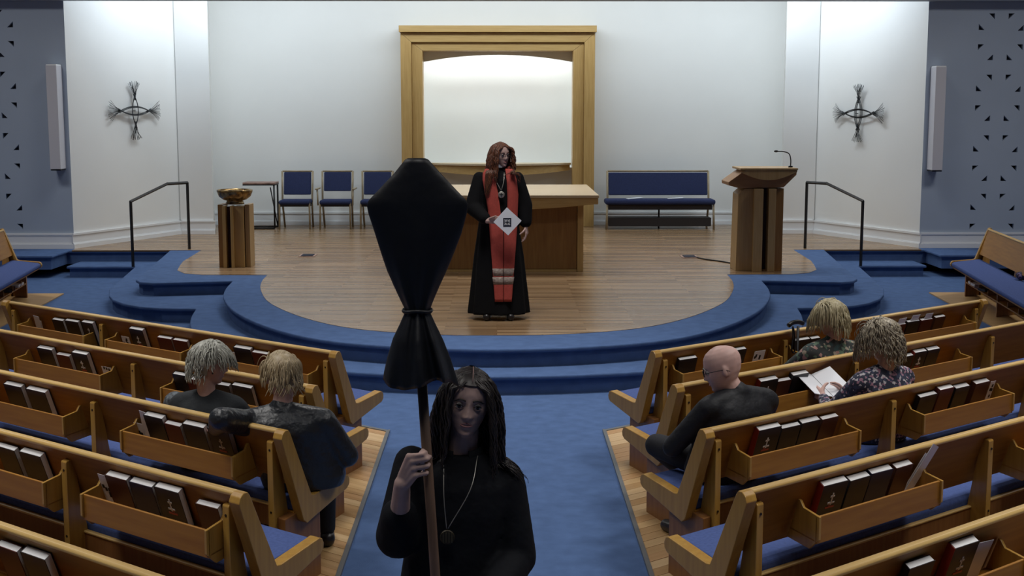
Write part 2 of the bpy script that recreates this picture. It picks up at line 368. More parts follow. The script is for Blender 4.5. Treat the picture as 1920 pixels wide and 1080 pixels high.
for sgn, nm in ((-1, 'left'), (1, 'right')):
    for i in range(5):
        F_, R_ = (FR, RR) if sgn > 0 else (FL, RL)
        PEWS[nm, i] = Pew((sgn*.9676, 8.0654-i*1.0104), (sgn*Ux, Uy), (-sgn*Nx, Ny), lens[i], F_[i], 'pew',
            'long oak pew with blue cushion, %s row on the %s of the aisle' % ((['front', 'second', 'third', 'fourth', 'nearest'][i]), nm), 'oak pews beside the aisle', R_[i])
    PEWS[nm, 9] = Pew((sgn*6.19, 16.55), (-sgn*.135, -.99), (-sgn*.95, -.62 if sgn > 0 else -.62), 5.0, [.10, 1.72, 3.3, 4.9], 'pew',
        'oak side pew with blue seat facing the chancel steps at the far %s edge' % nm, 'oak pews beside the aisle', [])
# ------------------------------------------------------------------ hymnals and leaflets in the racks
def book(pw, side, row, rackname, nth, uc, wdt, cover, style='', ht=.19, thick=.038, tilt=0, dz=0, name='hymnal', twist=0):
    names = {'bookblack': 'black', 'bookred': 'dark red', 'bookbrown': 'brown-red', 'bookblue': 'navy'}
    extra = {'emblem': ' with white emblem', 'spine': ' with red spine', '': '', 'slip': ' with paper slip'}[style]
    ordw = ['first', 'second', 'third', 'fourth', 'fifth'][nth]
    lab = '%s hymnal%s, %s book in %s of the %s %s pew' % (names[cover], extra, ordw, 'the rack' if rackname == 'rack' else rackname, ordn(row), side)
    base = pw.world(uc, .048+dz, .599)
    e = empty(name, base, pw.ang+twist, lab, 'book', 'hymnals in the pew racks')
    sg = 1 if pw.nl.y > 0 else -1           # local +y away from the camera side or not
    cl, sl_ = math.cos(.37), math.sin(.37)   # the book leans with the slanting pew back
    def f(x, y, z):                         # x along row, y depth (0 = cover facing the aisle seats behind), z up
        xx = x*math.cos(tilt)-z*math.sin(tilt); zz = z*math.cos(tilt)+x*math.sin(tilt)
        yy, zz = y*cl-zz*sl_, zz*cl+y*sl_
        return (xx+pw.nl.x/abs(pw.nl.y)*(yy)*.9, sg*yy, zz)
    h = wdt/2; bm = bmesh.new()
    lft = -1 if sg > 0 else 1               # where the picture's left lies along x
    box(bm, -h, h, 0, .003, 0, ht, f); box(bm, -h, h, thick-.003, thick, 0, ht, f)
    sx = lft*h; box(bm, min(sx, sx-lft*.004), max(sx, sx-lft*.004), 0, thick, 0, ht, f)
    fin('cover', bm, M[cover], e)
    bm = bmesh.new(); box(bm, min(sx-lft*.005, -sx+lft*.004), max(sx-lft*.005, -sx+lft*.004), .0035, thick-.0035, .003, ht-.0015, f); fin('pages', bm, M['pages'], e)
    if style == 'spine':
        bm = bmesh.new(); box(bm, min(sx, sx+lft*.002), max(sx, sx+lft*.002), -.0005, thick+.0005, 0, ht, f); tag(fin('spine', bm, M['spine'], e), 'bright red spine')
    if style in ('emblem', 'spine'):
        bm = bmesh.new()
        box(bm, -.004, .004, -.0015, 0, .085, .145, f); box(bm, -.022, .022, -.0015, 0, .090, .099, f); box(bm, -.013, .013, -.0015, 0, .124, .133, f)
        o = fin('cover_emblem', bm, M['whiteprint'], e)
        bm = bmesh.new(); box(bm, -.030, .026, -.0014, 0, .068, .077, f); box(bm, -.016, .0, -.0014, 0, .082, .086, f); fin('emblem_flourish', bm, M['redprint'], o)
        bm = bmesh.new()
        for k in range(6): box(bm, -.04+k*.014, -.031+k*.014, -.0014, 0, .030, .038, f)
        fin('title_print', bm, M['gold'], o)
    if style == 'slip':
        bm = bmesh.new(); box(bm, -.05, .04, .012, .014, .1, ht+.045, lambda x, y, z: f(x+(z-.1)*.25*lft*-1, y, z)); fin('paper_slip', bm, M['paper'], e)
    return e
def leaflet(pw, label, uc, wdt, ht, printed=True, tilt=0, group='leaflets and cards in the pew racks', n=.0, fold=False, z=.6):
    base = pw.world(uc, .06+n, z); e = empty('leaflet', base, pw.ang, label, 'leaflet', group)
    sg = 1 if pw.nl.y > 0 else -1
    def f(x, y, z):
        xx = x*math.cos(tilt)-z*math.sin(tilt); zz = z*math.cos(tilt)+x*math.sin(tilt); yy = y-zz*.38
        return (xx+pw.nl.x/abs(pw.nl.y)*yy*.9, sg*yy, zz)
    bm = bmesh.new(); box(bm, -wdt/2, wdt/2, 0, .0025, 0, ht, f)
    if fold: box(bm, -wdt/2-.01, wdt/2-.03, .006, .008, 0, ht*.8, f)
    fin('sheet', bm, M['paper'], e)
    if printed:
        bm = bmesh.new(); r = random.Random(int(uc*100))
        for k in range(5):
            x0 = r.uniform(-wdt/2+.004, wdt/2-.02); z0 = r.uniform(ht*.3, ht*.85)
            box(bm, x0, x0+.016, -.001, 0, z0, z0+.018, f)
        fin('print', bm, M['blackprint'], e)
K, R2, BR, NV = 'bookblack', 'bookred', 'bookbrown', 'bookblue'
BK = {
 ('left', 0): [('nearest rack', [(.72, .15, R2, '', .17), (.885, .17, K, '', .185)]),
               ('middle rack', [(1.53, .15, R2, '', .165), (1.70, .15, R2, '', .165), (2.0, .16, K, 'emblem', .20)]),
               ('far rack', [(2.58, .14, K, 'emblem', .19), (2.78, .16, K, '', .18), (2.96, .14, K, '', .17)])],
 ('left', 1): [('aisle rack', [(.60, .17, K, '', .18), (.78, .13, K, '', .165), (1.03, .12, R2, '', .165), (1.14, .15, K, '', .18)]),
               ('outer rack', [(2.14, .16, K, 'emblem', .20), (2.34, .14, R2, '', .16), (2.53, .17, K, '', .185)])],
 ('left', 2): [('aisle rack', [(.475, .155, K, 'emblem', .20), (.665, .165, K, '', .19), (.835, .13, R2, '', .165), (.98, .155, K, '', .19)]),
               ('outer rack', [(2.02, .19, K, '', .19), (2.25, .17, K, '', .19)])],
 ('left', 3): [('aisle rack', [(.235, .135, BR, '', .165), (.475, .16, K, 'emblem', .195), (.65, .155, NV, '', .185), (.82, .15, BR, '', .185)]),
               ('outer rack', [(1.46, .17, K, '', .185), (1.66, .16, K, '', .18)])],
 ('left', 4): [('rack', [(.82, .15, K, '', .19), (.99, .14, R2, '', .18)])],
 ('right', 0): [('aisle rack', [(.32, .16, K, '', .175), (.79, .15, K, '', .18)]),
                ('middle rack', [(1.44, .16, K, '', .175), (1.58, .10, K, '', .17)]),
                ('outer rack', [(2.56, .14, R2, 'slip', .165), (2.72, .15, K, 'slip', .175), (2.89, .15, R2, 'slip', .17), (3.06, .14, BR, '', .175)])],
 ('right', 1): [('aisle rack', [(.78, .16, K, 'spine', .19), (.925, .12, BR, '', .165), (1.06, .15, K, '', .19)]),
                ('outer rack', [(2.12, .15, K, '', .17), (2.27, .13, K, 'spine', .185), (2.41, .14, K, '', .185)])],
 ('right', 2): [('aisle rack', [(.475, .165, K, 'spine', .20), (.64, .145, K, '', .18), (.79, .15, K, '', .185), (.945, .14, BR, '', .18)]),
                ('outer rack', [(1.80, .17, K, '', .18), (1.965, .14, R2, '', .20), (2.13, .14, K, '', .185), (2.33, .15, BR, '', .185)])],
 ('right', 3): [('aisle rack', [(.585, .16, K, 'spine', .195), (.75, .145, K, '', .185), (.905, .15, NV, '', .19), (1.065, .13, BR, '', .185)])],
 ('right', 4): [('rack', [(.66, .15, K, '', .18), (.925, .15, K, 'spine', .20)])],
}
for (side, row), racks in BK.items():
    pw = PEWS[side, row]
    for rn, bs in racks:
        for k, (u, wd, cv, sty, ht) in enumerate(bs): book(pw, side, row, rn, k, u, wd, cv, sty, ht, .04 if ht > .18 else .034, twist=random.Random(int(u*99)).uniform(-.03, .03))
Lp = lambda s, i: PEWS[s, i]
leaflet(Lp('left', 0), 'white folded leaflet standing alone at the far end of the front left pew rack', 3.27, .07, .16, False, .12, fold=True)
leaflet(Lp('left', 0), 'black and white card left of the tall black hymnal in the front left pew', 2.17, .09, .11)
leaflet(Lp('left', 0), 'black and white card beside a black hymnal, aisle end of front left pew', 1.01, .09, .13)
leaflet(Lp('left', 1), 'black and white card at the right end of the second left pew rack', 1.90, .10, .12)
leaflet(Lp('left', 2), 'tall white leaflet leaning left of four hymnals in the third left pew', 1.09, .07, .19, False, .15)
leaflet(Lp('left', 2), 'small black and white card at the left corner of the third left pew rack', 1.145, .07, .11)
leaflet(Lp('left', 3), 'black and white card behind the brown hymnal in the fourth left pew', .93, .07, .16)
leaflet(Lp('right', 0), 'black and white card at the right of the aisle rack in the front right pew', 1.02, .11, .13)
leaflet(Lp('right', 2), 'pale card with a hole at the far right of the third right pew rack', 2.46, .05, .16, True)
leaflet(Lp('right', 3), 'crumpled white leaflet leaning out of the fourth right pew rack', 1.17, .06, .26, False, -.45, fold=True)
leaflet(Lp('right', 4), 'pale blue card beside the red spined hymnal in the pew closest to the camera, right', 1.06, .10, .16, False, -.1)
def flat_paper(pw, u, n, z, wd, dp, label, rz=0):
    p = pw.world(u, n, z); e = bx('service_sheet', (-wd/2, wd/2, -dp/2, dp/2, 0, .006), M['paper']); e.location = p; e.rotation_euler = (0, 0, pw.ang+rz)
    tag(e, label, 'paper', 'papers on the shelves under the seats')
flat_paper(Lp('right', 3), .72, .24, .212, .42, .15, 'white papers on the shelf under the seat of the fourth right pew')
flat_paper(Lp('left', 3), .60, .24, .212, .40, .15, 'white papers on the shelf under the seat of the fourth left pew')
flat_paper(Lp('left', 3), 1.55, .24, .212, .25, .15, 'white papers on the under-seat shelf at the outer end of the fourth left pew')
flat_paper(Lp('right', 2), .45, .24, .212, .2, .12, 'small white paper under the seat of the third right pew near the aisle')
for side in ('left', 'right'):
    pw = PEWS[side, 9]
    for k, (u, c) in enumerate(((.45, 'paper'), (.62, 'paper'), (.85, 'bookbrown'), (1.05, 'bookblack'))):
        o = bx('shelf_book', (-.08, .08, -.1, .1, 0, .03), M[c]); o.location = pw.world(u, .28, .212); o.rotation_euler = (0, 0, pw.ang+.1*k)
        tag(o, '%s flat on the shelf under the %s side pew, %s from its end' % ({'paper': 'white booklet', 'bookbrown': 'brown-red book', 'bookblack': 'black book'}[c], side, ['first', 'second', 'third', 'fourth'][k]), 'book', 'books under the side pews')

# ------------------------------------------------------------------ chancel furniture
def frame():
    r = empty('reredos_frame', (0, 22.85, .324), 0, 'large oak portal frame with mitred corners round the white arched niche', 'frame')
    g = lambda p, q, a: (p, a-22.85, q-.324)
    for s in (-1, 1):
        pz('outer_jamb', [(s*1.64, .324), (s*1.46, .324), (s*1.46, 3.44), (s*1.64, 3.60)], 22.60, 23.048, g, M['altarv'], r, .006)
        pz('inner_jamb', [(s*1.458, .324), (s*1.275, .324), (s*1.275, 3.30), (s*1.458, 3.438)], 22.66, 23.048, g, M['altarv'], r, .006)
        bx('plinth', (s*1.30, s*1.19, -.30, .05, 0, .16), M['altarpan'], r, .004)
    pz('outer_lintel', [(-1.638, 3.60), (-1.46, 3.442), (1.46, 3.442), (1.638, 3.60)], 22.60, 23.048, g, M['altarh'], r, .006)
    pz('inner_lintel', [(-1.456, 3.438), (-1.275, 3.302), (1.275, 3.302), (1.456, 3.438)], 22.66, 23.048, g, M['altarh'], r, .006)
    bx('cap', (-1.66, 1.66, -.34, .195, 3.28, 3.39), M['altarh'], r, .006)
frame()
def shelf():
    r = empty('niche_shelf', (0, 22.9, 1.3), 0, 'curved-front oak shelf at the foot of the arched niche', 'shelf')
    pts = [(-1.26, .14)]+[(-1.26+2.52*i/24, .0-.42*(1-(2*i/24-1)**2)) for i in range(25)]+[(1.26, .14)]
    pz('shelf_top', pts, .07, .105, XY, M['altartop'], r, .004)
    # apron, deepest in the middle
    bm = bmesh.new(); top = []; A = []; B = []
    for i in range(25):
        x = -1.24+2.48*i/24; t = 1-(2*i/24-1)**2; y = .02-.40*t
        A.append((x, y, .07, -.02-.075*t))
    va = [[bm.verts.new((x, y+d, z)) for d in (0, .03) for z in (z0, z1)] for x, y, z0, z1 in A]
    for a, b in zip(va, va[1:]):
        for i, j in ((0, 1), (1, 3), (3, 2), (2, 0)): bm.faces.new((a[i], a[j], b[j], b[i]))
    bm.faces.new([va[0][i] for i in (0, 1, 3, 2)]); bm.faces.new([va[-1][i] for i in (0, 1, 3, 2)])
    fin('apron', bm, M['altarh'], r)
shelf()
def altar():
    r = empty('communion_table', (0, 17.3, .324), 0, 'broad oak communion table with pale top, behind the standing minister', 'table')
    bx('tabletop', (-1.24, 1.24, -1.2, 1.1, .93, .965), M['altartop'], r, .006)
    # fascia with curved lower edge
    n = 24; poly = [(-1.23, .929), (1.23, .929)]+[(1.23-2.46*i/n, .86-.075*(1-(2*i/n-1)**2)) for i in range(n+1)]
    pz('fascia', poly, -1.19, -1.15, XZ, M['altarh'], r, .003)
    for s in (-1, 1): bx('side_apron', (s*1.23, s*1.19, -1.149, 1.05, .85, .929), M['altarh'], r)
    bx('front_panel', (-.985, .985, -.96, -.93, .03, .845), M['altarpan'], r, .003)
    for s in (-1, 1):
        bx('front_stile', (s*1.065, s*.99, -.985, -.92, 0, .845), M['altarv'], r, .003)
        bx('side_panel', (s*1.055, s*1.03, -.919, .9, 0, .845), M['altarpan'], r)
    bx('back_panel', (-1.02, 1.02, .86, .9, 0, .845), M['altarpan'], r)
    bx('bottom_rail', (-.985, .985, -.975, -.965, 0, .028), M['altarv'], r)
altar()
def chair(x, arms, label):
    r = empty('side_chair', (x, 22.35, .324), 0, label, 'chair', 'blue chairs along the back wall')
    fr = M['chairwood']
    for s in (-1, 1):
        tb('leg', [(s*.255, -.22, 0), (s*.25, -.20, .42), (s*.245, -.19, .45)], .016, fr, r)
        tb('leg', [(s*.24, .26, 0), (s*.25, .12, .42), (s*.255, .17, .70), (s*.26, .22, .955)], .017, M['chairdark'] if False else fr, r)
        if arms:
            tb('arm_post', [(s*.29, -.17, .40), (s*.30, -.16, .66)], .014, fr, r)
            bx('armrest', (s*.31-.025, s*.31+.025, -.2, .16, .66, .685), fr, r, .008)
    bx('seat_frame', (-.25, .25, -.2, .15, .38, .415), M['chairdark'], r)
    bm = bmesh.new(); box(bm, -.26, .26, -.24, .16, .415, .49); fin('seat_cushion', bm, M['chairblue'], r, bevel=.03)
    bm = bmesh.new(); lo = .56 if not arms else .62
    box(bm, -.23, .23, 0, .05, lo, .94, f=lambda a, b, c: (a, .10+b+(c-.45)*.22, c)); fin('backrest', bm, M['chairblue'], r, bevel=.015)
    tb('top_rail', [(-.255, .22, .955), (.255, .22, .955)], .013, fr, r)
    return r
M['chairwood'] = mat('pale chair wood', (.34, .27, .17), .4, noise_s=12, noise_amt=.1)
M['chairdark'] = mat('dark chair underside', (.02, .015, .015), .6)
chair(-3.41, False, 'blue upholstered armless chair next to the small side table')
chair(-2.73, True, 'blue upholstered armchair, the middle one of the three by the wall')
chair(-2.05, False, 'blue upholstered chair half hidden behind the black veiled cross')
def bench():
    r = empty('upholstered_bench', (2.72, 22.3, .324), 0, 'long blue upholstered bench against the back wall right of the niche', 'bench')
    for s in (-1, 1):
        tb('leg', [(s*.90, -.22, 0), (s*.89, -.2, .45)], .018, M['chairwood'], r)
        tb('leg', [(s*.86, .30, 0), (s*.86, .14, .44), (s*.86, .24, .955)], .018, M['chairwood'], r)
    tb('centre_leg', [(0, 0, 0), (0, 0, .40)], .015, M['chairdark'], r)
    bx('seat_frame', (-.87, .87, -.2, .2, .33, .41), M['chairdark'], r)
    bm = bmesh.new(); box(bm, -.92, .92, -.25, .17, .415, .50); fin('seat_cushion', bm, M['chairblue'], r, bevel=.03)
    bm = bmesh.new(); box(bm, -.84, .84, 0, .05, .55, .93, f=lambda a, b, c: (a, .12+b+(c-.45)*.2, c)); fin('backrest', bm, M['chairblue'], r, bevel=.015)
    tb('top_rail', [(-.86, .24, .955), (.86, .24, .955)], .015, M['chairwood'], r)
    bx('lower_box', (-.86, .86, -.18, .2, .05, .19), M['chairdark'], r)  # dark box below the seat, close to the floor
    for k, (x, lab) in enumerate(((-.42, 'folded white paper lying on the left half of the blue bench'), (.27, 'folded white paper lying on the right half of the blue bench'))):
        bm = bmesh.new(); box(bm, -.13, .13, -.07, .07, 0, .006, f=lambda a, b, c: (a, b, c+.01*math.sin(a*18)+.01)); o = fin('folded_paper', bm, M['paper']); o.location = (2.72+x, 22.27, .324+.50); o.rotation_euler = (0, 0, .2-.3*k)
        tag(o, lab, 'paper', 'papers on the bench')
bench()
def side_table():
    r = empty('side_table', (-4.0, 22.35, .324), 0, 'small C-shaped side table with thin dark top left of the chairs', 'table')
    bx('tabletop', (-.27, .27, -.2, .2, .755, .785), M['redtop'], r, .004)
    bx('top_frame', (-.27, .27, -.2, .2, .735, .754), M['black'], r)
    for y in (-.18, .18): tb('upright', [(.25, y, .02), (.25, y, .74)], .015, M['black'], r)
    tb('upright_stay', [(.19, -.18, .7), (.24, .18, .02)], .010, M['black'], r)
    for y in (-.18, .18): tb('foot_bar', [(-.22, y, .015), (.25, y, .015)], .015, M['black'], r)
    tb('foot_bar', [(-.22, -.18, .015), (-.22, .18, .015)], .015, M['black'], r)
M['redtop'] = mat('reddish brown tabletop', (.35, .22, .18), .5, noise_s=10, noise_amt=.3)
side_table()
def lectern():
    X, Y = 3.27, 16.55
    r = empty('lectern', (X, Y, .324), 0, 'oak lectern with slanted curved desk and slotted column on the right of the chancel', 'lectern')
    pan = M['lectv']
    pz('left_panel', [(-.30, 0), (.012, 0), (.012, 1.03), (-.21, 1.03), (-.285, .96)], -.20, .20, XZ, pan, r, .004)
    bx('front_panel', (-.10, .015, -.26, -.2, .0, 1.03), pan, r, .004)
    bx('column_core', (.013, .10, -.08, .18, 0, 1.05), M['redwood'], r)
    bx('narrow_panel', (.085, .175, -.25, .15, 0, 1.03), pan, r, .004)
    bx('right_panel', (.18, .285, -.17, .2, 0, 1.03), M['altarpan'], r, .004)
    bx('base_plinth', (-.29, .28, -.19, .19, -.001, .02), M['altarpan'], r)
    # desk: inverted tapering tray seen from the front
    d = [(-.20, 1.265), (.43, 1.258), (.425, 1.20), (.27, 1.045), (-.28, 1.035), (-.41, 1.07), (-.415, 1.11)]
    pz('desk', d, -.22, .30, XZ, M['lecttop'], r, .006)
    n = 16; lens_ = [(-.21, 1.262), (.425, 1.256)]+[(.42-.70*i/n, 1.235-.10*math.sin(math.pi*i/n)) for i in range(n+1)]
    pz('front_apron', lens_, -.27, -.221, XZ, pan, r, .003)
    bx('desk_board', (-.28, .43, -.28, .32, 1.26, 1.285), pan, r, .004)
    m = empty('microphone', (X+.385, Y-.05, .324+1.285), 0, 'black gooseneck microphone on top of the lectern', 'microphone')
    lathe_b = bmesh.new(); lathe(lathe_b, [(.0001, 0), (.03, 0), (.025, .02), (.0001, .022)], (0, 0, 0), 16); fin('base', lathe_b, M['black'], m)
    tb('gooseneck', crom([(0, 0, .01), (.0, 0, .10), (-.025, 0, .17), (-.09, 0, .195), (-.165, 0, .20)], 5), .007, M['black'], m)
    bm = bmesh.new(); ell(bm, (-.185, 0, .20), (.028, .014, .014)); fin('microphone_capsule', bm, M['black'], m, True)
M['lectv'] = wood('lectern oak', (.43, .29, .13), (.36, .23, .095), .42, 'z')
M['lecttop'] = wood('lectern desk oak', (.33, .18, .08), (.27, .14, .06), .42, 'x')
lectern()
def font():
    X, Y = -3.36, 16.95
    r = empty('font_pedestal', (X, Y, .324), 0, 'square oak font pedestal with deep vertical slot, left front of the chancel', 'pedestal')
    bx('core', (-.13, .13, -.08, .14, 0, .77), M['redwood'], r)
    bx('left_panel', (-.20, -.135, -.13, .18, 0, .80), M['altarpan'], r, .003)
    bx('left_fin', (-.132, -.088, -.20, -.08, 0, .79), M['altarv'], r, .003)
    bx('right_fin', (-.030, .004, -.20, -.08, 0, .79), M['altarv'], r, .003)
    bx('front_panel', (.005, .13, -.15, .14, 0, .78), M['altarv'], r, .003)
    bx('right_panel', (.14, .20, -.12, .18, 0, .80), M['lectv'], r, .003)
    b = empty('font_bowl', (X, Y-.02, 1.125), 0, 'wide gold and brown glazed bowl resting on the font pedestal', 'bowl')
    bm = bmesh.new(); lathe(bm, [(.0001, 0), (.12, 0), (.115, .02), (.10, .045), (.15, .06), (.20, .10), (.225, .16), (.228, .185), (.218, .187), (.212, .16), (.18, .11), (.10, .075), (.0001, .07)], (0, 0, 0), 40)
    fin('bowl_body', bm, M['bowl'], b, True)
    bm = bmesh.new(); lathe(bm, [(.0001, .0), (.205, .0), (.205, .002), (.0001, .002)], (0, 0, .15), 32); fin('water', bm, M['water'], b)
M['water'] = mat('water', (.06, .07, .06), .05, .0)
font()
def rail(s, nm):
    r = empty('handrail', (s*4.46, 19.05, .324), 0, 'thin black metal handrail beside the %s chancel steps' % nm, 'handrail', 'handrails beside the chancel steps')
    L = lambda x, y, z: (s*x-s*4.46, y-19.05, z-.324)
    def bar(name, a, b):
        a, b = Vector(L(*a)), Vector(L(*b)); bm = bmesh.new(); tube(bm, [a, b], .021, 4); fin(name, bm, M['black'], r)
    bar('post', (4.46, 19.05, .324), (4.46, 19.05, 1.28)); bar('post', (5.05, 18.22, .162), (5.05, 18.22, 1.07))
    bar('top_bar', (4.455, 19.06, 1.28), (4.67, 18.75, 1.28)); bar('sloping_bar', (4.665, 18.755, 1.285), (5.055, 18.21, 1.065))
rail(-1, 'left'); rail(1, 'right')
def wire_cross(s, nm):
    A = Vector((s*6.15, 19.15, 0)); B = Vector((s*5.13, 21.40, 0)); D = (B-A).normalized(); Nn = Vector((-D.y, D.x, 0)) if s > 0 else Vector((D.y, -D.x, 0))
    if Nn.y > 0: Nn = -Nn
    c = A+D*1.38+Vector((0, 0, 2.30 if s < 0 else 2.26))+Nn*.06
    r = empty('wire_cross', c, math.atan2(D.y, D.x) if s > 0 else math.atan2(-D.y, -D.x)+math.pi, 'dark wire cross of crossed arcs with frayed ends on the %s splayed wall' % nm, 'cross', 'wire crosses on the splayed walls')
    rnd = random.Random(3)
    off = 0
    def arcline(q, k):  # q quadrant rotation, vertical arc bulging to side k
        pts = []
        for i in range(17):
            t = -1+2*i/16; t *= .85; pts.append((.075*k*(1-(t/.72)**2)*.9, t*.30))
        return pts
    for rot in (0, 1):
        for k in (-1, 1):
            for j in range(3):
                pts = [((p[0]+(j-1)*.010), (j-1)*.010, p[1]*1.0) for p in arcline(0, k)]
                if rot: pts = [(p[2]*1.45, p[1], p[0]*.9) for p in pts]
                tb('arc_wire', pts, .0055, M['bronze'], r, 5)
    for q in range(4):
        for e in (-1, 1):
            for j in range(9):
                a0 = e*(.05+.065*j); st = Vector((-e*.0+e*.035, .30)); Lw = .20+rnd.uniform(-.05, .03)
                if q > 1: st = Vector((e*.03, .42))
                p0 = Vector((e*-.0, .21)) if q < 2 else Vector((0, .31))
                FL_ = (.235 if q < 2 else .285)*(1+(Lw-.19)*1.5); kk = rnd.uniform(-.02, .02)
                mid = p0+Vector((math.sin(a0*.75), math.cos(a0*.75)))*FL_*.5; tip = p0+Vector((math.sin(a0+kk), math.cos(a0+kk)))*FL_
                pts = [tuple(p0-Vector((e*.02, .05))), tuple(p0), tuple(mid), tuple(tip)]
                if q == 0: P3 = [(x, 0, z) for x, z in pts]
                elif q == 1: P3 = [(-x, 0, -z) for x, z in pts]
                elif q == 2: P3 = [(z, 0, x) for x, z in pts]
                else: P3 = [(-z, 0, -x) for x, z in pts]
                P3 = [(p[0], p[1]+rnd.uniform(-.015, .02), p[2]) for p in P3]
                tb('frayed_wire', P3, .003, M['bronze'], r, 4)
    bm = bmesh.new(); tube(bm, [(0, 0, 0), (0, .045, 0)], .006, 6); fin('wall_pin', bm, M['bronze'], r)
    return r
wire_cross(-1, 'left'); wire_cross(1, 'right')
for s, nm in ((-1, 'left'), (1, 'right')):
    M['sconce'] = mat('shade grey housing', (.55, .55, .60), .5)  # white box greyed; the shade on its front is put into the colour
    r = empty('wall_sconce', (s*6.29, 19.03, 1.46 if s < 0 else 1.44), 0, 'tall white box wall light on the grey wall at the %s' % nm, 'lamp', 'tall box wall lights')
    bx('housing', (-.075, .075, -.12, .119, .02, 1.48), M['sconce'] if 'sconce' in M else M['base'], r, .004)
    bx('end_cap', (-.07, .07, -.11, .11, 0, .02), M['black'], r); bx('end_cap', (-.07, .07, -.11, .11, 1.48, 1.495), M['base'], r)
for x, y, lab in ((-2.62, 18.15, 'small dark metal outlet cover set in the chancel floor left of centre'), (2.62, 17.95, 'small dark metal outlet box in the chancel floor near the lectern')):
    r = empty('floor_outlet', (x, y, .325), 0, lab, 'outlet', 'floor outlets')
    bx('frame', (-.11, .11, -.16, .16, 0, .006), M['metal2'] if 'metal2' in M else M['redtop'], r); bx('lid', (-.08, .08, -.12, .12, .006, .012), M['dark'], r)
tag(tb('cable', crom([(2.70, 17.85, .333), (2.78, 17.6, .333), (2.95, 17.35, .333), (3.06, 17.1, .333), (3.05, 16.78, .333)], 5), .009, M['black']), 'thin black cable from the floor outlet to the lectern', 'cable')
# cane on the front right pew
pw = PEWS['right', 0]; c = pw.world(1.36, -.045, 0)
r = empty('walking_cane', c, pw.ang, 'black walking cane with T handle and wrist loop hooked over the front right pew', 'cane')
tb('shaft', [(0, 0, .015), (0, 0, .87)], .010, M['black'], r)
tb('handle', crom([(-.10, .0, .885), (-.06, 0, .90), (0, .0, .90), (.05, 0, .885)], 4), .016, M['black'], r)
tb('wrist_loop', crom([(-.07, -.01, .88), (-.075, -.02, .80), (-.085, -.02, .72), (-.055, -.02, .70), (-.055, -.02, .80), (-.065, -.01, .88)], 5), .005, M['black'], r)
# ------------------------------------------------------------------ people
def lerp_tab(tab, z):
    if z <= tab[0][0]: return tab[0][1:]
    for a, b in zip(tab, tab[1:]):
        if z <= b[0]:
            t = (z-a[0])/(b[0]-a[0]); t = t*t*(3-2*t)*.5+t*.5
            return tuple(a[i]+(b[i]-a[i])*t for i in range(1, len(a)))
    return tab[-1][1:]
# z, front, back, half width (head centred between chin -.115 and crown +.115)
HEAD = [(-.1155, .048, .0, .012), (-.110, .070, .022, .030), (-.095, .080, .036, .043), (-.075, .083, .050, .053), (-.05, .085, .068, .063), (-.02, .087, .088, .071),
        (.01, .088, .099, .0755), (.04, .090, .102, .077), (.065, .084, .096, .072), (.085, .070, .082, .060), (.102, .044, .055, .040), (.112, .018, .025, .018), (.1155, .002, .003, .002)]
def G(x, s): return math.exp(-(x/s)**2)
def head_grid(bm, H, k=1.0, nz=84, na=96, soft=1.0):
    rings = []
    for i in range(nz+1):
        z = -.1155+.231*(.5-.5*math.cos(math.pi*i/nz))
        f, b, w_ = lerp_tab(HEAD, z); ring = []
        if soft < 1 and z < 0: w_ *= 1-.05*min(1, -z/.1)
        for j in range(na):
            a = 2*math.pi*j/na; ca, sa = math.cos(a), math.sin(a)   # a=0: +x ; a=-pi/2: front (-y)
            e = .92
            x = w_*math.copysign(abs(ca)**e, ca); y = (f if sa < 0 else b)*math.copysign(abs(sa)**e, sa)
            if sa < 0:
                ax = abs(x); d = 0
                if z < .03 and z > -.05:        # nose
                    t = min(1, max(0, (.018-z)/.05)); t2 = 1 if z > -.036 else max(0, 1-(-.036-z)/.010)
                    d += soft*G(x, (.0085+.006*t)*(.6+.4*soft))*(.006+.019*t)*t2*(1 if z < .018 else max(0, 1-(z-.018)/.012))
                    d += .006*G(ax-.012, .006)*G(z+.034, .007)
                d -= .0105*G(ax-.031, .017)*G(z-.003, .013)
                d += .0045*(2*soft-1)*G(ax-.028, .022)*G(z-.026, .009)
                d += .0045*G(ax-.045, .018)*G(z+.024, .018)
                d += (.0055*G(z+.0555, .0055)+.006*G(z+.0675, .0060))*G(ax, .0215)
                d -= .0035*G(z+.0615, .0030)*G(ax, .024)
                d -= .003*G(z+.080, .006)*G(ax, .02)
                d += .0065*G(z+.100, .014)*G(ax, .022)
                y -= d
            ring.append(H @ (Vector((x, y, z))*k))
        rings.append(ring)
    loft(bm, rings)
def ears(bm, H, k=1.0):
    for s in (-1, 1):
        c = H @ (Vector((s*.078, .012, -.008))*k)
        R = H.to_3x3() @ Matrix.Rotation(s*.3, 3, 'Z')
        ell(bm, c, (.008*k, .017*k, .030*k), R, 12, 8)
def cap_(bm, a, b, ra, rb, n=14):
    a, b = Vector(a), Vector(b); d = (b-a); L = d.length
    if L < 1e-5: return
    k = 5
    q = d.to_track_quat('Z', 'X').to_matrix()
    rings = []
    for i in range(1, k+1):
        t = -math.pi/2+math.pi/2*i/k; rings.append((ra*math.cos(t), ra*math.sin(t)))
    for i in range(0, k): 
        t = math.pi/2*i/k; rings.append((rb*math.cos(t), L+rb*math.sin(t)))
    loft(bm, [[a+q @ Vector((r*math.cos(2*math.pi*j/n), r*math.sin(2*math.pi*j/n), z)) for j in range(n)] for r, z in rings])
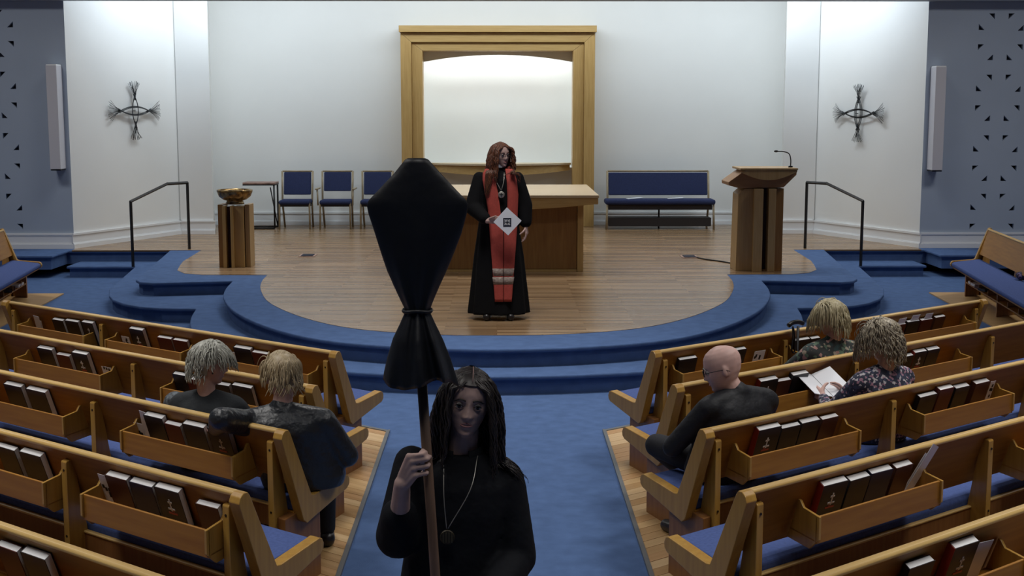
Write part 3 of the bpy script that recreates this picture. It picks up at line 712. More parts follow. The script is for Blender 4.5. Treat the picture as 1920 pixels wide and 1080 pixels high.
def eloft(bm, secs, n=40, fold=0, fk=9, seed=0):
    """secs: (cx, cy, z, rx, ry[, yaw]) horizontal superellipse sections"""
    rings = []
    zs = [s[2] for s in secs]; z0, z1 = min(zs), max(zs)
    dense = []
    for a, b in zip(secs, secs[1:]):
        m = max(1, int(abs(b[2]-a[2])/.03)+1)
        for i in range(m):
            t = i/m; dense.append([a[q]+(b[q]-a[q])*t for q in range(5)])
    dense.append(list(secs[-1][:5]))
    for cx, cy, z, rx, ry in dense:
        amt = fold*(z1-z)/(z1-z0); ring = []
        for j in range(n):
            a = 2*math.pi*j/n; ca, sa = math.cos(a), math.sin(a); e = .85
            k = 1+amt*(math.sin(fk*a+seed+z*1.3)+.5*math.sin((fk*2-3)*a+seed*2))
            ring.append((cx+rx*k*math.copysign(abs(ca)**e, ca), cy+ry*k*math.copysign(abs(sa)**e, sa), z))
        rings.append(ring)
    loft(bm, rings)
def fuse(name, bm, m, parent, voxel, smooth=3, fac=.5):
    bmesh.ops.recalc_face_normals(bm, faces=bm.faces[:])
    me = bpy.data.meshes.new(name); bm.to_mesh(me); bm.free()
    t = bpy.data.objects.new('tmp', me); C.objects.link(t)
    r = t.modifiers.new('r', 'REMESH'); r.mode = 'VOXEL'; r.voxel_size = voxel; r.use_smooth_shade = True
    if smooth:
        s = t.modifiers.new('s', 'SMOOTH'); s.iterations = smooth; s.factor = fac
    dg = bpy.context.evaluated_depsgraph_get(); dg.update()
    me2 = bpy.data.meshes.new_from_object(t.evaluated_get(dg)); me2.name = name
    bpy.data.objects.remove(t); bpy.data.meshes.remove(me)
    return link(name, me2, m, parent, True)
def hand(bm, wrist, md, d, wv, p, curl=(15, 25, 15), k=1.0, thumb=(.6, .6, .35), tcurl=25, r=.0078, spread=.0195, thumbv=None):
    """md metacarpal dir, d first finger dir, wv towards the index/thumb side, p curl direction (palm side)"""
    wrist = Vector(wrist); md, d, wv, p = [Vector(v).normalized() for v in (md, d, wv, p)]
    for i, off in enumerate((1.5, .5, -.5, -1.5)):
        b = wrist+md*(.082-.004*abs(i-1))*k+wv*off*spread*k
        cap_(bm, wrist+wv*off*.011*k+md*.01*k, b, .013*k, .0105*k, 10)
        axis = d.cross(p).normalized(); v = d.copy(); q = b
        L = (.042, .046, .042, .034)[i]*k
        for s, (fr, cu) in enumerate(zip((1, .62, .5), curl)):
            v = Matrix.Rotation(math.radians(cu+(i-1)*3), 3, axis) @ v
            e = q+v*L*fr; rr = r*k*(1-.1*s)*(.9 if i == 3 else 1)
            cap_(bm, q, e, rr*1.05, rr*.93, 10); q = e
    tb_ = wrist+md*.022*k+wv*.020*k; tv = (md*thumb[0]+wv*thumb[1]+p*thumb[2]).normalized()
    if thumbv: tv = Vector(thumbv).normalized(); tb_ = wrist+md*.045*k+wv*.022*k
    t1 = tb_+tv*.040*k; cap_(bm, tb_, t1, .0125*k, .0105*k, 10)
    ax = tv.cross(md*.6+p).normalized(); tv2 = Matrix.Rotation(math.radians(tcurl), 3, ax) @ tv
    t2 = t1+tv2*.030*k; cap_(bm, t1, t2, .0105*k, .0095*k, 10)
    tv3 = Matrix.Rotation(math.radians(tcurl*.6), 3, ax) @ tv2; cap_(bm, t2, t2+tv3*.022*k, .0095*k, .0078*k, 10)
def hmat(c, yaw=0, pitch=0, roll=0):
    """yaw>0 turns the face to picture right (+x) for a figure facing -y; pitch>0 nods down; roll tilts"""
    return Matrix.Translation(Vector(c)) @ (Matrix.Rotation(math.radians(yaw), 4, 'Z') @ Matrix.Rotation(math.radians(pitch), 4, 'X') @ Matrix.Rotation(math.radians(roll), 4, 'Y'))
def eyes(H, parent, k, brow, lash=True, lip=None, closed=0):
    for s in (-1, 1):
        c = H @ (Vector((s*.0315, -.0765, .0015))*k)
        bm = bmesh.new(); ell(bm, c, (.0115*k,)*3, None, 16, 12); fin('eye', bm, M['eyewhite'], parent, True)
        bm = bmesh.new(); gaze = H.to_3x3() @ Vector((0, -1, -.06)).normalized()
        q = gaze.to_track_quat('Z', 'Y').to_matrix()
        cc = c+gaze*.0085*k; loft(bm, [[cc+q @ Vector((r*math.cos(a), r*math.sin(a), h)) for a in [2*math.pi*j/14 for j in range(14)]] for r, h in ((.0062*k, 0), (.0056*k, .0028*k), (.002*k, .0036*k))])
        fin('iris', bm, M['iris'], parent, True)
        if lash:
            bm = bmesh.new(); pts = []; pts2 = []
            for i in range(9):
                t = -1+2*i/8; x = s*(.0315+t*.0155); z = .0085-.0075*t*t; y = -.0885+.0035*t*t+.0025*(t*s*s)
                pts.append(H @ (Vector((x, y, z))*k))
            tube(bm, pts, [.0004+.0016*k*(1-abs(-1+2*i/8)**3) for i in range(9)], 5)
            fin('eyelash', bm, M['lash'], parent, True)
            bm = bmesh.new(); pts = [H @ (Vector((s*(.0315+t*.0145), -.0865+.003*t*t, -.0060+.0055*t*t))*k) for t in [-1+2*i/8 for i in range(9)]]
            tube(bm, pts, .0011*k, 5); fin('lower_lid', bm, M['lid'], parent, True)
        bm = bmesh.new(); pts = [H @ (Vector((s*(.012+.040*t), -.0925+.011*t*t, .0225+.006*math.sin(math.pi*min(1, t*1.15))-.004*t))*k) for t in [i/8 for i in range(9)]]
        tube(bm, pts, [.0012+.0017*k*math.sin(math.pi*min(1, .25+.7*i/8)) for i in range(9)], 5); fin('eyebrow', bm, brow, parent, True)
    if lip:
        for zz, th, dy in ((-.0560, .0036, 0), (-.0668, .0044, -.0004)):
            bm = bmesh.new(); pts = []
            for i in range(11):
                t = -1+2*i/10; up = zz < -.06
                pts.append(H @ (Vector((t*.0235, -.0876+.010*t*t+dy, zz+(-.0045 if zz > -.06 else .0050)*t*t+(.0012*math.cos(t*6) if not up else 0)))*k))
            tube(bm, pts, [max(.0006, th*k*.85*(1-abs(-1+2*i/10)**2.5)) for i in range(11)], 8); fin('lip', bm, lip, parent, True)
def hair(H, parent, m, n, length, k=1.0, seed=1, curl=.0, curlf=5, part=True, th=.006, capz=.0, backz=-.07, vol=1.07, push=None, side_in=0, steps=16, face_w=.060, fringe=False, gravity=.35, spread=.35, frontz=.075, name='hair', fwd=0, shell=1.07):
    R = random.Random(seed); Hi = H.inverted()
    bm = bmesh.new()
    # scalp cap
    rings = []
    nz, na = 22, 40; V_ = {}
    for i in range(nz+1):
        z = -.09+.207*(i/nz); f, b, w_ = lerp_tab(HEAD, min(z, .114)); 
        for j in range(na):
            a = 2*math.pi*j/na; ca, sa = math.cos(a), math.sin(a)
            nz_ = noise.noise(Vector((ca*2.2+seed, sa*2.2, z*22)))*.018*(shell-1)/.1
            x = w_*(shell+nz_)*ca; y = (f if sa < 0 else b)*(shell+nz_)*sa; zz = z*(1.05 if shell < 1.08 else shell)+.003
            if sa < -.25: lim = frontz-.02*(abs(ca))
            elif sa < .25: lim = capz
            else: lim = backz
            if zz >= lim: V_[i, j] = bm.verts.new(H @ (Vector((x, y, zz))*k))
    for i in range(nz):
        for j in range(na):
            q = [(i, j), (i, (j+1) % na), (i+1, (j+1) % na), (i+1, j)]
            if all(t in V_ for t in q): bm.faces.new([V_[t] for t in q])
    def rad(p):
        f, b, w_ = lerp_tab(HEAD, max(-.112, min(.112, p.z)))
        ry = max(.012, f if p.y < 0 else b); return math.sqrt((p.x/max(.012, w_))**2+(p.y/ry)**2), ry, max(.012, w_)
    for i in range(n):
        while True:
            v = Vector((R.gauss(0, 1), R.gauss(0, 1), R.gauss(0, 1))).normalized()
            p = Vector((v.x*.078, v.y*.10, v.z*.115))
            if v.y < -.3 and p.z < frontz: continue
            if abs(v.y) <= .3 and p.z < max(capz, -.02)+.01: continue
            if p.z < backz: continue
            if shell > 1.08 and i % 2 and v.z < .55: continue
            break
        p = p*(1.04 if shell < 1.08 else shell); L = length*R.uniform(.82, 1.05)*((1.45+v.z*.7) if shell > 1.08 and i % 2 else 1); st = L/steps; pts = []; ph = R.uniform(0, 6.28); sd = (1 if p.x > 0 else -1) if part else R.choice((-1, 1))
        lift = vol+(R.uniform(-.03, .05) if shell < 1.08 else R.uniform(-.02, .02))
        g = Vector((0, 0, -1)); gl = (Hi.to_3x3() @ g).normalized()
        d = Vector((p.x*6+sd*.35, p.y*4+.15-(.9 if fringe and p.y < .0 else 0), .25)).normalized()
        for s_ in range(steps+1):
            q = p.copy()
            if curl: 
                am = curl*min(1, s_/4); q += Vector((math.cos(ph+s_*curlf*st*20), math.sin(ph+s_*curlf*st*20), 0))*am
            pts.append(q)
            out = Vector((p.x/.078, p.y/.1, 0)); out = out.normalized() if out.length > 1e-4 else out
            d = (d*(1-gravity)+gl*gravity+out*spread*.12*(1 if p.z > -.03 else .0)+Vector((-sd*side_in, fwd, 0))*(1 if p.z < -.05 else 0)).normalized()
            p = p+d*st
            r_, ry, rx = rad(p)
            if p.z < .115 and p.z > -.115:
                ms = lift+(.0 if p.z > 0 or shell > 1.08 else .03)
                if r_ < ms:
                    if r_ < 1e-3: r_ = 1e-3
                    kx = ms/r_; p.x *= kx; p.y *= kx
            if p.z > 0:
                e3 = math.sqrt((p.x/.077)**2+(p.y/.100)**2+(p.z/.1155)**2); mn = (1.04 if shell < 1.08 else shell+.035)
                if 1e-3 < e3 < mn: p = p*(mn/e3)
            if p.y < -.035 and abs(p.x) < face_w and p.z < (frontz-.01 if not fringe else .035): p.x = math.copysign(face_w, p.x if abs(p.x) > .004 else sd)
            if push:
                wp = H @ (p*k); wq = push(wp)
                if wq is not None: p = (Hi @ wq)/k
        rr = th*R.uniform(.7, 1.25)
        pw_ = [H @ (q*k) for q in pts]
        tube(bm, pw_, [max(.0008, rr*k*(1-.75*(j/steps)**2)*(.6 if j == 0 else 1)) for j in range(steps+1)], 5)
    return fin(name, bm, m, parent, True)
def glasses(H, parent, k, m, r=.020):
    g = bmesh.new()
    for s in (-1, 1):
        pts = [H @ (Vector((s*.033+r*1.15*math.cos(a), -.099, .002+r*.85*math.sin(a)))*k) for a in [2*math.pi*i/20 for i in range(21)]]
        tube(g, pts, .0019*k, 6)
        tube(g, [H @ (Vector(v)*k) for v in ((s*.055, -.098, .006), (s*.079, -.06, .008), (s*.083, .01, .004), (s*.080, .035, -.012))], .0019*k, 6)
    tube(g, [H @ (Vector(v)*k) for v in ((-.012, -.100, .006), (0, -.103, .009), (.012, -.100, .006))], .0018*k, 6)
    return fin('glasses', g, m, parent, True)
def skinmat(name, c): return mat(name, c, .5, noise_s=30, noise_amt=.05, spec=.35)
M['skin_pale'] = skinmat('pale skin', (.50, .34, .30)); M['skin_pink'] = skinmat('pinkish skin', (.58, .37, .32)); M['skin_bald'] = skinmat('pink scalp skin', (.66, .43, .38))
M['eyewhite'] = mat('eye white', (.55, .52, .50), .3); M['iris'] = mat('dark iris', (.012, .008, .006), .2); M['lash'] = mat('lashes', (.01, .008, .008), .7)
M['lid'] = mat('lid', (.30, .18, .16), .6); M['lip'] = mat('lips', (.34, .16, .16), .55); M['lip2'] = mat('pale lips', (.45, .2, .19), .5)
def hairmat(name, a, b, r=.45): return mat(name, a, r, noise_s=25, scale=(3, 3, .4), col2=b)
M['hair_black'] = hairmat('very dark hair', (.030, .021, .018), (.008, .006, .006), .42)
M['hair_auburn'] = hairmat('brown auburn hair', (.17, .055, .022), (.05, .022, .014))
M['hair_silver'] = hairmat('silver hair', (.52, .52, .46), (.26, .26, .22)); M['hair_blonde'] = hairmat('ash blonde hair', (.52, .42, .26), (.30, .22, .12))
M['hair_bob'] = hairmat('blonde bob hair', (.50, .44, .28), (.24, .20, .11)); M['hair_curly'] = hairmat('greying curly hair', (.46, .40, .29), (.09, .07, .05))
M['robe'] = mat('black robe cloth', (.006, .006, .007), .85, bump=.3, bump_s=9, spec=.12)
M['robe2'] = mat('near black jacket cloth', (.007, .008, .011), .8, bump=.4, bump_s=14, spec=.18)
M['veil'] = mat('black satin veil', (.008, .009, .012), .42, bump=.25, bump_s=10, spec=.4)
M['leather'] = mat('black leather', (.018, .021, .026), .38, bump=.8, bump_s=13, spec=.5)
M['top_dark'] = mat('black knit top', (.014, .018, .022), .85, bump=.3, bump_s=20); M['shirt_black'] = mat('black shirt', (.010, .011, .015), .6, bump=.5, bump_s=12, spec=.35)
M['grey_sleeve'] = mat('grey striped sleeve', (.10, .12, .14), .7, noise_s=60, noise_amt=.5); M['jeans'] = mat('blue jeans', (.045, .075, .15), .85, noise_s=80, noise_amt=.15)
M['trouser'] = mat('black trousers', (.008, .009, .014), .8)
def speckle(name, base, cols, scale):
    m = bpy.data.materials.new(name); m.use_nodes = True; nt = m.node_tree; b = nt.nodes['Principled BSDF']; b.inputs['Roughness'].default_value = .8
    tc = nt.nodes.new('ShaderNodeTexCoord'); v = nt.nodes.new('ShaderNodeTexVoronoi'); v.inputs['Scale'].default_value = scale
    nt.links.new(tc.outputs['Object'], v.inputs[0]); sp = nt.nodes.new('ShaderNodeSeparateColor'); nt.links.new(v.outputs['Color'], sp.inputs[0])
    r = nt.nodes.new('ShaderNodeValToRGB'); r.color_ramp.interpolation = 'CONSTANT'; els = r.color_ramp.elements
    els[0].color = (*base, 1); els[0].position = 0; els[1].position = .55; els[1].color = (*cols[0], 1)
    for i, c in enumerate(cols[1:]): e = els.new(.55+.45*(i+1)/len(cols)); e.color = (*c, 1)
    nt.links.new(sp.outputs[0], r.inputs[0]); nt.links.new(r.outputs[0], b.inputs['Base Color']); return m
M['floral'] = speckle('floral blouse', (.03, .035, .035), [(.10, .16, .11), (.35, .20, .18), (.03, .06, .06), (.30, .26, .20)], 45)
M['dotted'] = speckle('dotted navy knit', (.02, .025, .05), [(.45, .42, .45), (.04, .05, .10), (.30, .16, .22)], 75)
M['purple'] = speckle('purple patterned cloth', (.03, .03, .07), [(.18, .12, .28), (.02, .02, .05)], 60)

# ---- seated people (local: facing -y, origin on the floor below the hips)
def seated(name_label, pew, u, n, face_deg, k, skin, top, leg, head, arms, extra=None, lean=0, twist=0, shoulder=.17, broad=1.0, vox=.008, torso_off=(0, 0), knees=(-.40, .10), collar=True, z0=.0, slv=1.0):
    base = pew.world(u, n, z0)
    r = empty('person', base, 0, name_label, 'person')
    # face_deg: compass of facing, 90 = straight to the chancel (+y), 180 = picture left
    th = math.radians(face_deg); r.rotation_euler = (0, 0, math.atan2(math.cos(th), -math.sin(th)))
    hy = head[1]; hz = head[2]
    sh = Vector((torso_off[0], torso_off[1]+.02+hy*.55, .875*k)); S_ = shoulder
    def torso(bm, o, cut=None):
        secs = [(0, .0, .47, .165*broad+o, .115+o), (0, .0, .53, .18*broad+o, .13+o), (sh.x*.3, sh.y*.3, .62*k+.04, .160*broad+o, .115+o), (sh.x*.6, sh.y*.6, .74*k+.02, .162*broad+o, .118+o), (sh.x*.9, sh.y*.9, .82*k, .165*broad+o, .11+o),
                (sh.x, sh.y, .872*k, S_*.93+o, .082+o), (sh.x, sh.y, .905*k, S_*.62+o, .062+o), (sh.x+head[0]*.2, sh.y-.005, .93*k, .062+o, .052+o)]
        eloft(bm, secs, 36)
        for s in (-1, 1):
            ell(bm, (sh.x+s*(S_-.025), sh.y, .857*k), (.055+o, .058+o, .052+o)); cap_(bm, (sh.x+s*.03, sh.y+.005, .90*k), (sh.x+s*(S_-.02), sh.y+.005, .868*k), .045+o, .046+o)
    H = hmat(head[:3], *head[3:6])
    bm = bmesh.new(); torso(bm, 0); head_grid(bm, H, k, 60, 64); ears(bm, H, k)
    nb = H @ Vector((0, .012, -.085)); cap_(bm, (sh.x+head[0]*.2, sh.y+.01, .90*k), nb, .052*k, .049*k)
    sl = bmesh.new(); torso(sl, .014)
    if collar: cap_(sl, (sh.x+head[0]*.2, sh.y+.01, .915*k), Vector((sh.x+head[0]*.2, sh.y+.008, .915*k)).lerp(nb, .25), .060*k, .057*k)
    for s, (el, wr, hd) in zip((-1, 1), arms):
        a = Vector((sh.x+s*S_, sh.y, .855*k)); el = Vector(el); wr = Vector(wr)
        cap_(bm, a, el, .043*k, .036*k); cap_(bm, el, wr, .036*k, .024*k)
        cap_(sl, a, el, .060*k*slv, .052*k*slv); cap_(sl, el, el.lerp(wr, .88), .052*k*slv, .036*k*slv)
        if hd: hand(bm, wr, **hd)
    le = bmesh.new()
    for s, kn, an in ((-1, knees[2] if len(knees) > 2 else (-.10, knees[0], .50), knees[4] if len(knees) > 4 else (-.10, knees[0]-.02, .09)), (1, knees[3] if len(knees) > 2 else (.10, knees[0], .50), knees[5] if len(knees) > 4 else (.10, knees[0]-.02, .09))):
        hp = Vector((s*.095, -.02, .555)); kn, an = Vector(kn), Vector(an)
        cap_(bm, hp, kn, .070, .052); cap_(bm, kn, an, .050, .036)
        cap_(le, hp, kn, .086, .064); cap_(le, kn, an.lerp(kn, .05), .062, .046)
        sb = bmesh.new(); f0 = Vector(an); fwd = Vector((0, -1, 0))
        cap_(bm, f0, f0+Vector((0, -.10, -.035)), .034, .024)
        cap_(sb, f0+Vector((0, .02, -.035)), f0+Vector((0, -.13, -.045)), .044, .036); fuse('shoe', sb, M['shoe'], r, .008, 2)
    fuse('body', bm, skin, r, vox*.75, 2); fuse('top', sl, top, r, vox*1.15, 9, .6); fuse('trousers', le, leg, r, .011, 3)
    return r, H, sh
M['shoe'] = mat('black shoe leather', (.012, .010, .010), .35)
RH = dict(md=(.3, -1, -.1), d=(.2, -1, -.35), wv=(1, .2, .2), p=(0, -.1, -1), curl=(25, 40, 25))
LH = dict(md=(-.3, -1, -.1), d=(-.2, -1, -.35), wv=(-1, .2, .2), p=(0, -.1, -1), curl=(25, 40, 25))
P_L2 = PEWS['left', 2]; P_R2 = PEWS['right', 2]; P_R1 = PEWS['right', 1]
# silver-haired woman, turned a little to picture right
r, H, sh = seated('person with short silver hair and black top in the third left pew', P_L2, .79, .30, 78, .93, M['skin_pink'], M['top_dark'], M['trouser'],
    (-.02, .045, 1.03, -52, 12, 0), [((-.24, -.02, .66), (-.13, -.25, .60), RH), ((.24, .0, .66), (.14, -.24, .60), LH)], collar=False, shoulder=.165)
hair(H, r, M['hair_silver'], 750, .068, .93, 3, .0030, 7, False, .0038, .0, -.07, 1.12, steps=8, gravity=.34, spread=.2, frontz=.05, fringe=True, face_w=.03, shell=1.11, side_in=.1)
bm = bmesh.new(); cap_(bm, (.20, .01, .80), (.225, .0, .69), .062, .058); fuse('grey_sleeve', bm, M['grey_sleeve'], r, .008)
eyes(H, r, .93, M['hair_silver'], lip=M['lip2'])
bm = bmesh.new(); ell(bm, H @ Vector((-.084, .0, -.04)), (.005, .005, .006)); fin('earring', bm, M['black'], r, True)
# blonde woman, black leather jacket, left arm over the pew back
r, H, sh = seated('person with ash blonde hair, black leather jacket, elbow on the pew back', P_L2, .13, .33, 96, .96, M['skin_pink'], M['leather'], M['trouser'],
    (.09, .07, 1.045, 22, 10, 0), [((-.22, .02, .62), (-.13, -.24, .60), RH), ((.36, .33, .897), (.42, .02, .77), dict(md=(.4, -1, .1), d=(.3, -1, -.1), wv=(-.6, -.3, .6), p=(-.2, -.2, -1), curl=(25, 30, 20)))] [::1], broad=1.12, shoulder=.185, torso_off=(.08, .05), slv=1.18)
# bald man with glasses, seated sideways at the aisle end of the third right pew
r, H, sh = seated('bald person with glasses and black shirt seated in the third right pew', P_R2, .38, .30, 118, 1.0, M['skin_bald'], M['shirt_black'], M['trouser'],
    (.03, .02, 1.045, 52, 18, 0), [((-.24, -.05, .64), (-.12, -.28, .60), RH), ((.26, -.08, .64), (.10, -.32, .60), LH)],
    broad=1.12, shoulder=.19, torso_off=(-.04, .03), knees=(-.4, .5, (-.06, -.42, .50), (.16, -.36, .575), (-.06, -.44, .09), (-.20, -.52, .30)))
eyes(H, r, 1.0, M['hair_silver'], lip=M['lip2']); glasses(H, r, 1.0, M['black'])
# blonde bob, floral blouse
r, H, sh = seated('person with a blonde bob and floral blouse seated in the second right pew, looking left', P_R1, 1.60, .30, 112, .93, M['skin_pink'], M['floral'], M['trouser'],
    (-.0, .02, 1.02, 30, 18, 0), [((-.24, -.05, .64), (-.13, -.27, .60), RH), ((.24, -.14, .64), (.14, -.36, .62), LH)], collar=True, shoulder=.17)
hair(H, r, M['hair_bob'], 850, .100, .93, 9, .0012, 5, False, .0036, -.05, -.08, 1.12, steps=9, gravity=.4, spread=.2, frontz=.05, face_w=.05, shell=1.10, side_in=.12)
eyes(H, r, .93, M['hair_bob'], lip=M['lip2'])
# curly hair, dotted knit, reading
r, H, sh = seated('person with greying curly hair and dotted navy knit reading in the third right pew', P_R2, 1.66, .30, 118, .95, M['skin_pink'], M['dotted'], M['jeans'],
    (-.0, .02, 1.05, 18, 22, 0), [((-.24, -.10, .62), (-.06, -.32, .665), dict(md=(.2, -1, .15), d=(.35, -1, .0), wv=(.2, .2, 1), p=(1, .3, 0), curl=(15, 25, 15))), ((.25, -.12, .62), (.12, -.32, .665), dict(md=(-.2, -1, .15), d=(-.35, -1, .0), wv=(-.2, .2, 1), p=(-1, .3, 0), curl=(15, 25, 15)))],
    collar=False, shoulder=.175)
hair(H, r, M['hair_curly'], 750, .115, .95, 21, .005, 6, False, .0038, -.05, -.09, 1.13, steps=14, gravity=.35, spread=.2, frontz=.055, face_w=.055, shell=1.11, side_in=.05)
eyes(H, r, .95, M['hair_curly'], lip=M['lip2'])
# her open booklet
bk = empty('open_booklet', r.matrix_basis @ Vector((.03, -.43, .70)), r.rotation_euler.z, 'open white booklet held by the curly-haired reader in the third right pew', 'booklet')
for s in (-1, 1):
    bm = bmesh.new(); box(bm, .002, .145, -.11, .11, 0, .003, f=lambda x, y, z, s=s: (s*x, y*.9+.0, z+x*.25-y*.45)); fin('page', bm, M['paper'], bk)

# ---- blonde woman hair was left for here
def blonde():
    r = [o for o in C.objects if o.get('label', '').startswith('person with ash blonde')][0]
    H = hmat((.09, .07, 1.045), 22, 10, 0)
    hair(H, r, M['hair_blonde'], 850, .062, .96, 5, .0012, 4, False, .0036, -.03, -.06, 1.12, steps=9, gravity=.4, spread=.25, frontz=.05, face_w=.045, side_in=.25, shell=1.085)
    eyes(H, r, .96, M['hair_blonde'], lip=M['lip2'])
blonde()

# ---- minister standing in front of the table
def minister():
    B = Vector((.015, 12.66, .325)); r = empty('person', B, 0, 'person in long black robe and red stole standing in front of the table', 'person')
    H = hmat((.02, -.015, 1.575), 34, 2, -2)
    bm = bmesh.new(); eloft(bm, [(0, 0, .5, .14, .11), (0, 0, .9, .17, .12), (0, 0, 1.1, .14, .10), (0, 0, 1.32, .165, .10), (0, 0, 1.40, .12, .065), (0, 0, 1.44, .06, .055)], 36)
    head_grid(bm, H, 1.0, 70, 72, .85); ears(bm, H); cap_(bm, (0, .01, 1.40), H @ Vector((0, .012, -.08)), .055, .052)
    el, wr = Vector((-.245, -.07, 1.08)), Vector((-.105, -.245, .965))
    el2, wr2 = Vector((.25, .0, 1.09)), Vector((.262, -.05, .90))
    sh1, sh2 = Vector((-.18, 0, 1.35)), Vector((.18, 0, 1.35))
    for a, b, c in ((sh1, el, wr), (sh2, el2, wr2)): cap_(bm, a, b, .045, .038); cap_(bm, b, c, .038, .026)
    hand(bm, wr, (.9, -.3, .12), (.95, -.15, .1), (0, -.2, 1), (.1, 1, 0), (15, 45, 35), .95, thumb=(.9, .3, -.5), tcurl=10)
    hand(bm, wr2, (.12, -.1, -1), (.0, -.15, -1), (-.3, -1, 0), (-1, 0, -.1), (15, 25, 20), .95)
    for s in (-1, 1):
        cap_(bm, (s*.09, 0, .85), (s*.09, 0, .5), .08, .06); cap_(bm, (s*.09, 0, .5), (s*.09, 0, .09), .055, .038)
        sb = bmesh.new(); cap_(sb, (s*.10, .03, .045), (s*.115, -.17, .035), .045, .038); fuse('shoe', sb, M['shoe'], r, .008, 2)
    fuse('body', bm, M['skin_pale'], r, .0055, 1)
    bm = bmesh.new()
    eloft(bm, [(0, .0, .055, .29, .21), (0, 0, .3, .265, .19), (0, 0, .6, .235, .165), (0, 0, .85, .20, .145), (0, 0, 1.02, .178, .128), (0, 0, 1.2, .178, .122), (0, 0, 1.33, .18, .112), (0, 0, 1.385, .155, .085), (0, 0, 1.42, .085, .065), (0, 0, 1.44, .06, .058)], 72, .05, 8, 1)
    for a, b, c in ((sh1, el, wr), (sh2, el2, wr2)):
        cap_(bm, a, b, .066, .078); cap_(bm, b, b.lerp(c, .80), .078, .060)
    fuse('robe', bm, M['robe'], r, .011, 3)
    bm = bmesh.new(); cap_(bm, (.0, .0, 1.40), H @ Vector((0, .01, -.105)), .060, .057); fuse('collar_band', bm, M['robe'], r, .007)
    bm = bmesh.new(); box(bm, -.018, .022, -.068, -.055, 1.455, 1.485, f=lambda x, y, z: (x+.015, y-.0-(z-1.455)*.1, z)); tag(fin('clerical_tab', bm, M['whiteprint'], r, bevel=.003), 'small white clerical tab collar')
    def ry(z): return -lerp_tab([(.055, .21), (.3, .19), (.6, .165), (.85, .145), (1.02, .128), (1.2, .122), (1.33, .112), (1.385, .085), (1.42, .065), (1.44, .058)], z)[0]
    def ribbon(name, rows, m, off=.022, n=6):
        bm = bmesh.new(); G_ = []
        dense = []
        for a, b in zip(rows, rows[1:]):
            k = max(1, int(abs(b[0]-a[0])/.03))
            for i in range(k): dense.append([a[q]+(b[q]-a[q])*i/k for q in range(3)])
        dense.append(list(rows[-1]))
        for z, xl, xr in dense:
            row = []
            for j in range(n+1):
                x = xl+(xr-xl)*j/n; rx = .18+.1*max(0, 1-z)
                y = ry(z)*math.sqrt(max(.05, 1-(abs(x)/(rx+.05))**2.6))-off-.004*math.sin(x*60)
                row.append((x, y, z))
            G_.append(row)
        V_ = [[bm.verts.new(p) for p in row] for row in G_]; W_ = [[bm.verts.new((p[0], p[1]+.006, p[2])) for p in row] for row in G_]
        a_, b_ = len(V_), n+1
        for i in range(a_-1):
            for j in range(b_-1):
                bm.faces.new((V_[i][j], V_[i][j+1], V_[i+1][j+1], V_[i+1][j])); bm.faces.new((W_[i][j], W_[i+1][j], W_[i+1][j+1], W_[i][j+1]))
            bm.faces.new((V_[i][0], V_[i+1][0], W_[i+1][0], W_[i][0])); bm.faces.new((V_[i][-1], W_[i][-1], W_[i+1][-1], V_[i+1][-1]))
        for i in (0, -1):
            for j in range(b_-1): bm.faces.new((V_[i][j], V_[i][j+1], W_[i][j+1], W_[i][j]))
        return fin(name, bm, m, r, True)
    l = ribbon('stole_band', [(1.445, -.125, -.062), (1.40, -.150, -.045), (1.34, -.150, -.028), (1.20, -.125, .0), (1.06, -.10, .018), (.84, -.083, .046), (.19, -.035, .046)], M['stole'])
    q = ribbon('stole_band', [(1.445, .065, .13), (1.40, .07, .155), (1.34, .078, .175), (1.20, .085, .19), (1.06, .085, .185), (.84, .052, .175), (.19, .05, .125)], M['stole'])
    for a, par, xl, xr in ((0, l, (-.058, -.049), .0455), (1, q, .0505, (.150, .138))):
        g = lambda v, i: v[i] if isinstance(v, tuple) else v
        for z1, z0, mm in ((.505, .435, 'embr'), (.425, .355, 'embr')):
            e_ = ribbon('embroidered_band', [(z1, g(xl, 0), g(xr, 0)), (z0, g(xl, 1), g(xr, 1))], M[mm], .0235, 4); e_.parent = par; tag(e_, 'pale embroidered band')
    bm = bmesh.new(); tube(bm, [(-.075, -.02, 1.445), (-.11, .02, 1.455), (-.08, .07, 1.45), (0, .085, 1.45), (.08, .07, 1.45), (.11, .02, 1.455), (.09, -.02, 1.445)], .016, 8); fin('stole_neck', bm, M['stole'], r, True)
    # pectoral medallion
    tb('chain', crom([(-.035, -.085, 1.40), (-.02, -.135, 1.33), (.025, -.152, 1.245)], 4), .0035, M['silver'], r, 6); tb('chain', crom([(.055, -.085, 1.41), (.05, -.135, 1.33), (.028, -.152, 1.245)], 4), .0035, M['silver'], r, 6)
    bm = bmesh.new(); lathe(bm, [(.0001, 0), (.028, 0), (.032, .004), (.028, .008), (.0001, .008)], (0, 0, 0), 20); bmesh.ops.rotate(bm, matrix=Matrix.Rotation(math.pi/2, 3, 'X'), verts=bm.verts, cent=(0, 0, 0)); bmesh.ops.translate(bm, vec=(.027, -.152, 1.205), verts=bm.verts)
    md = fin('medallion', bm, M['silver'], r, True)
    bm = bmesh.new(); box(bm, .023, .031, -.163, -.160, 1.185, 1.225); box(bm, .010, .044, -.163, -.160, 1.203, 1.210); fin('medallion_relief', bm, M['bronze'], md)
    eyes(H, r, 1.0, M['hair_auburn'], lip=M['lip2']); glasses(H, r, 1.0, M['black'])
    push = lambda p: None if p.z > 1.42 or p.z < 1.0 else (Vector((p.x, -.155 if p.y < .02 else .14, p.z)) if abs(p.x) < .19 and -.155 < p.y < .14 else None)
    hair(H, r, M['hair_auburn'], 520, .36, 1.0, 31, .006, 4, True, .005, -.06, -.09, 1.12, push, 0, 20, .076, False, .45, .5, .08, fwd=.05)
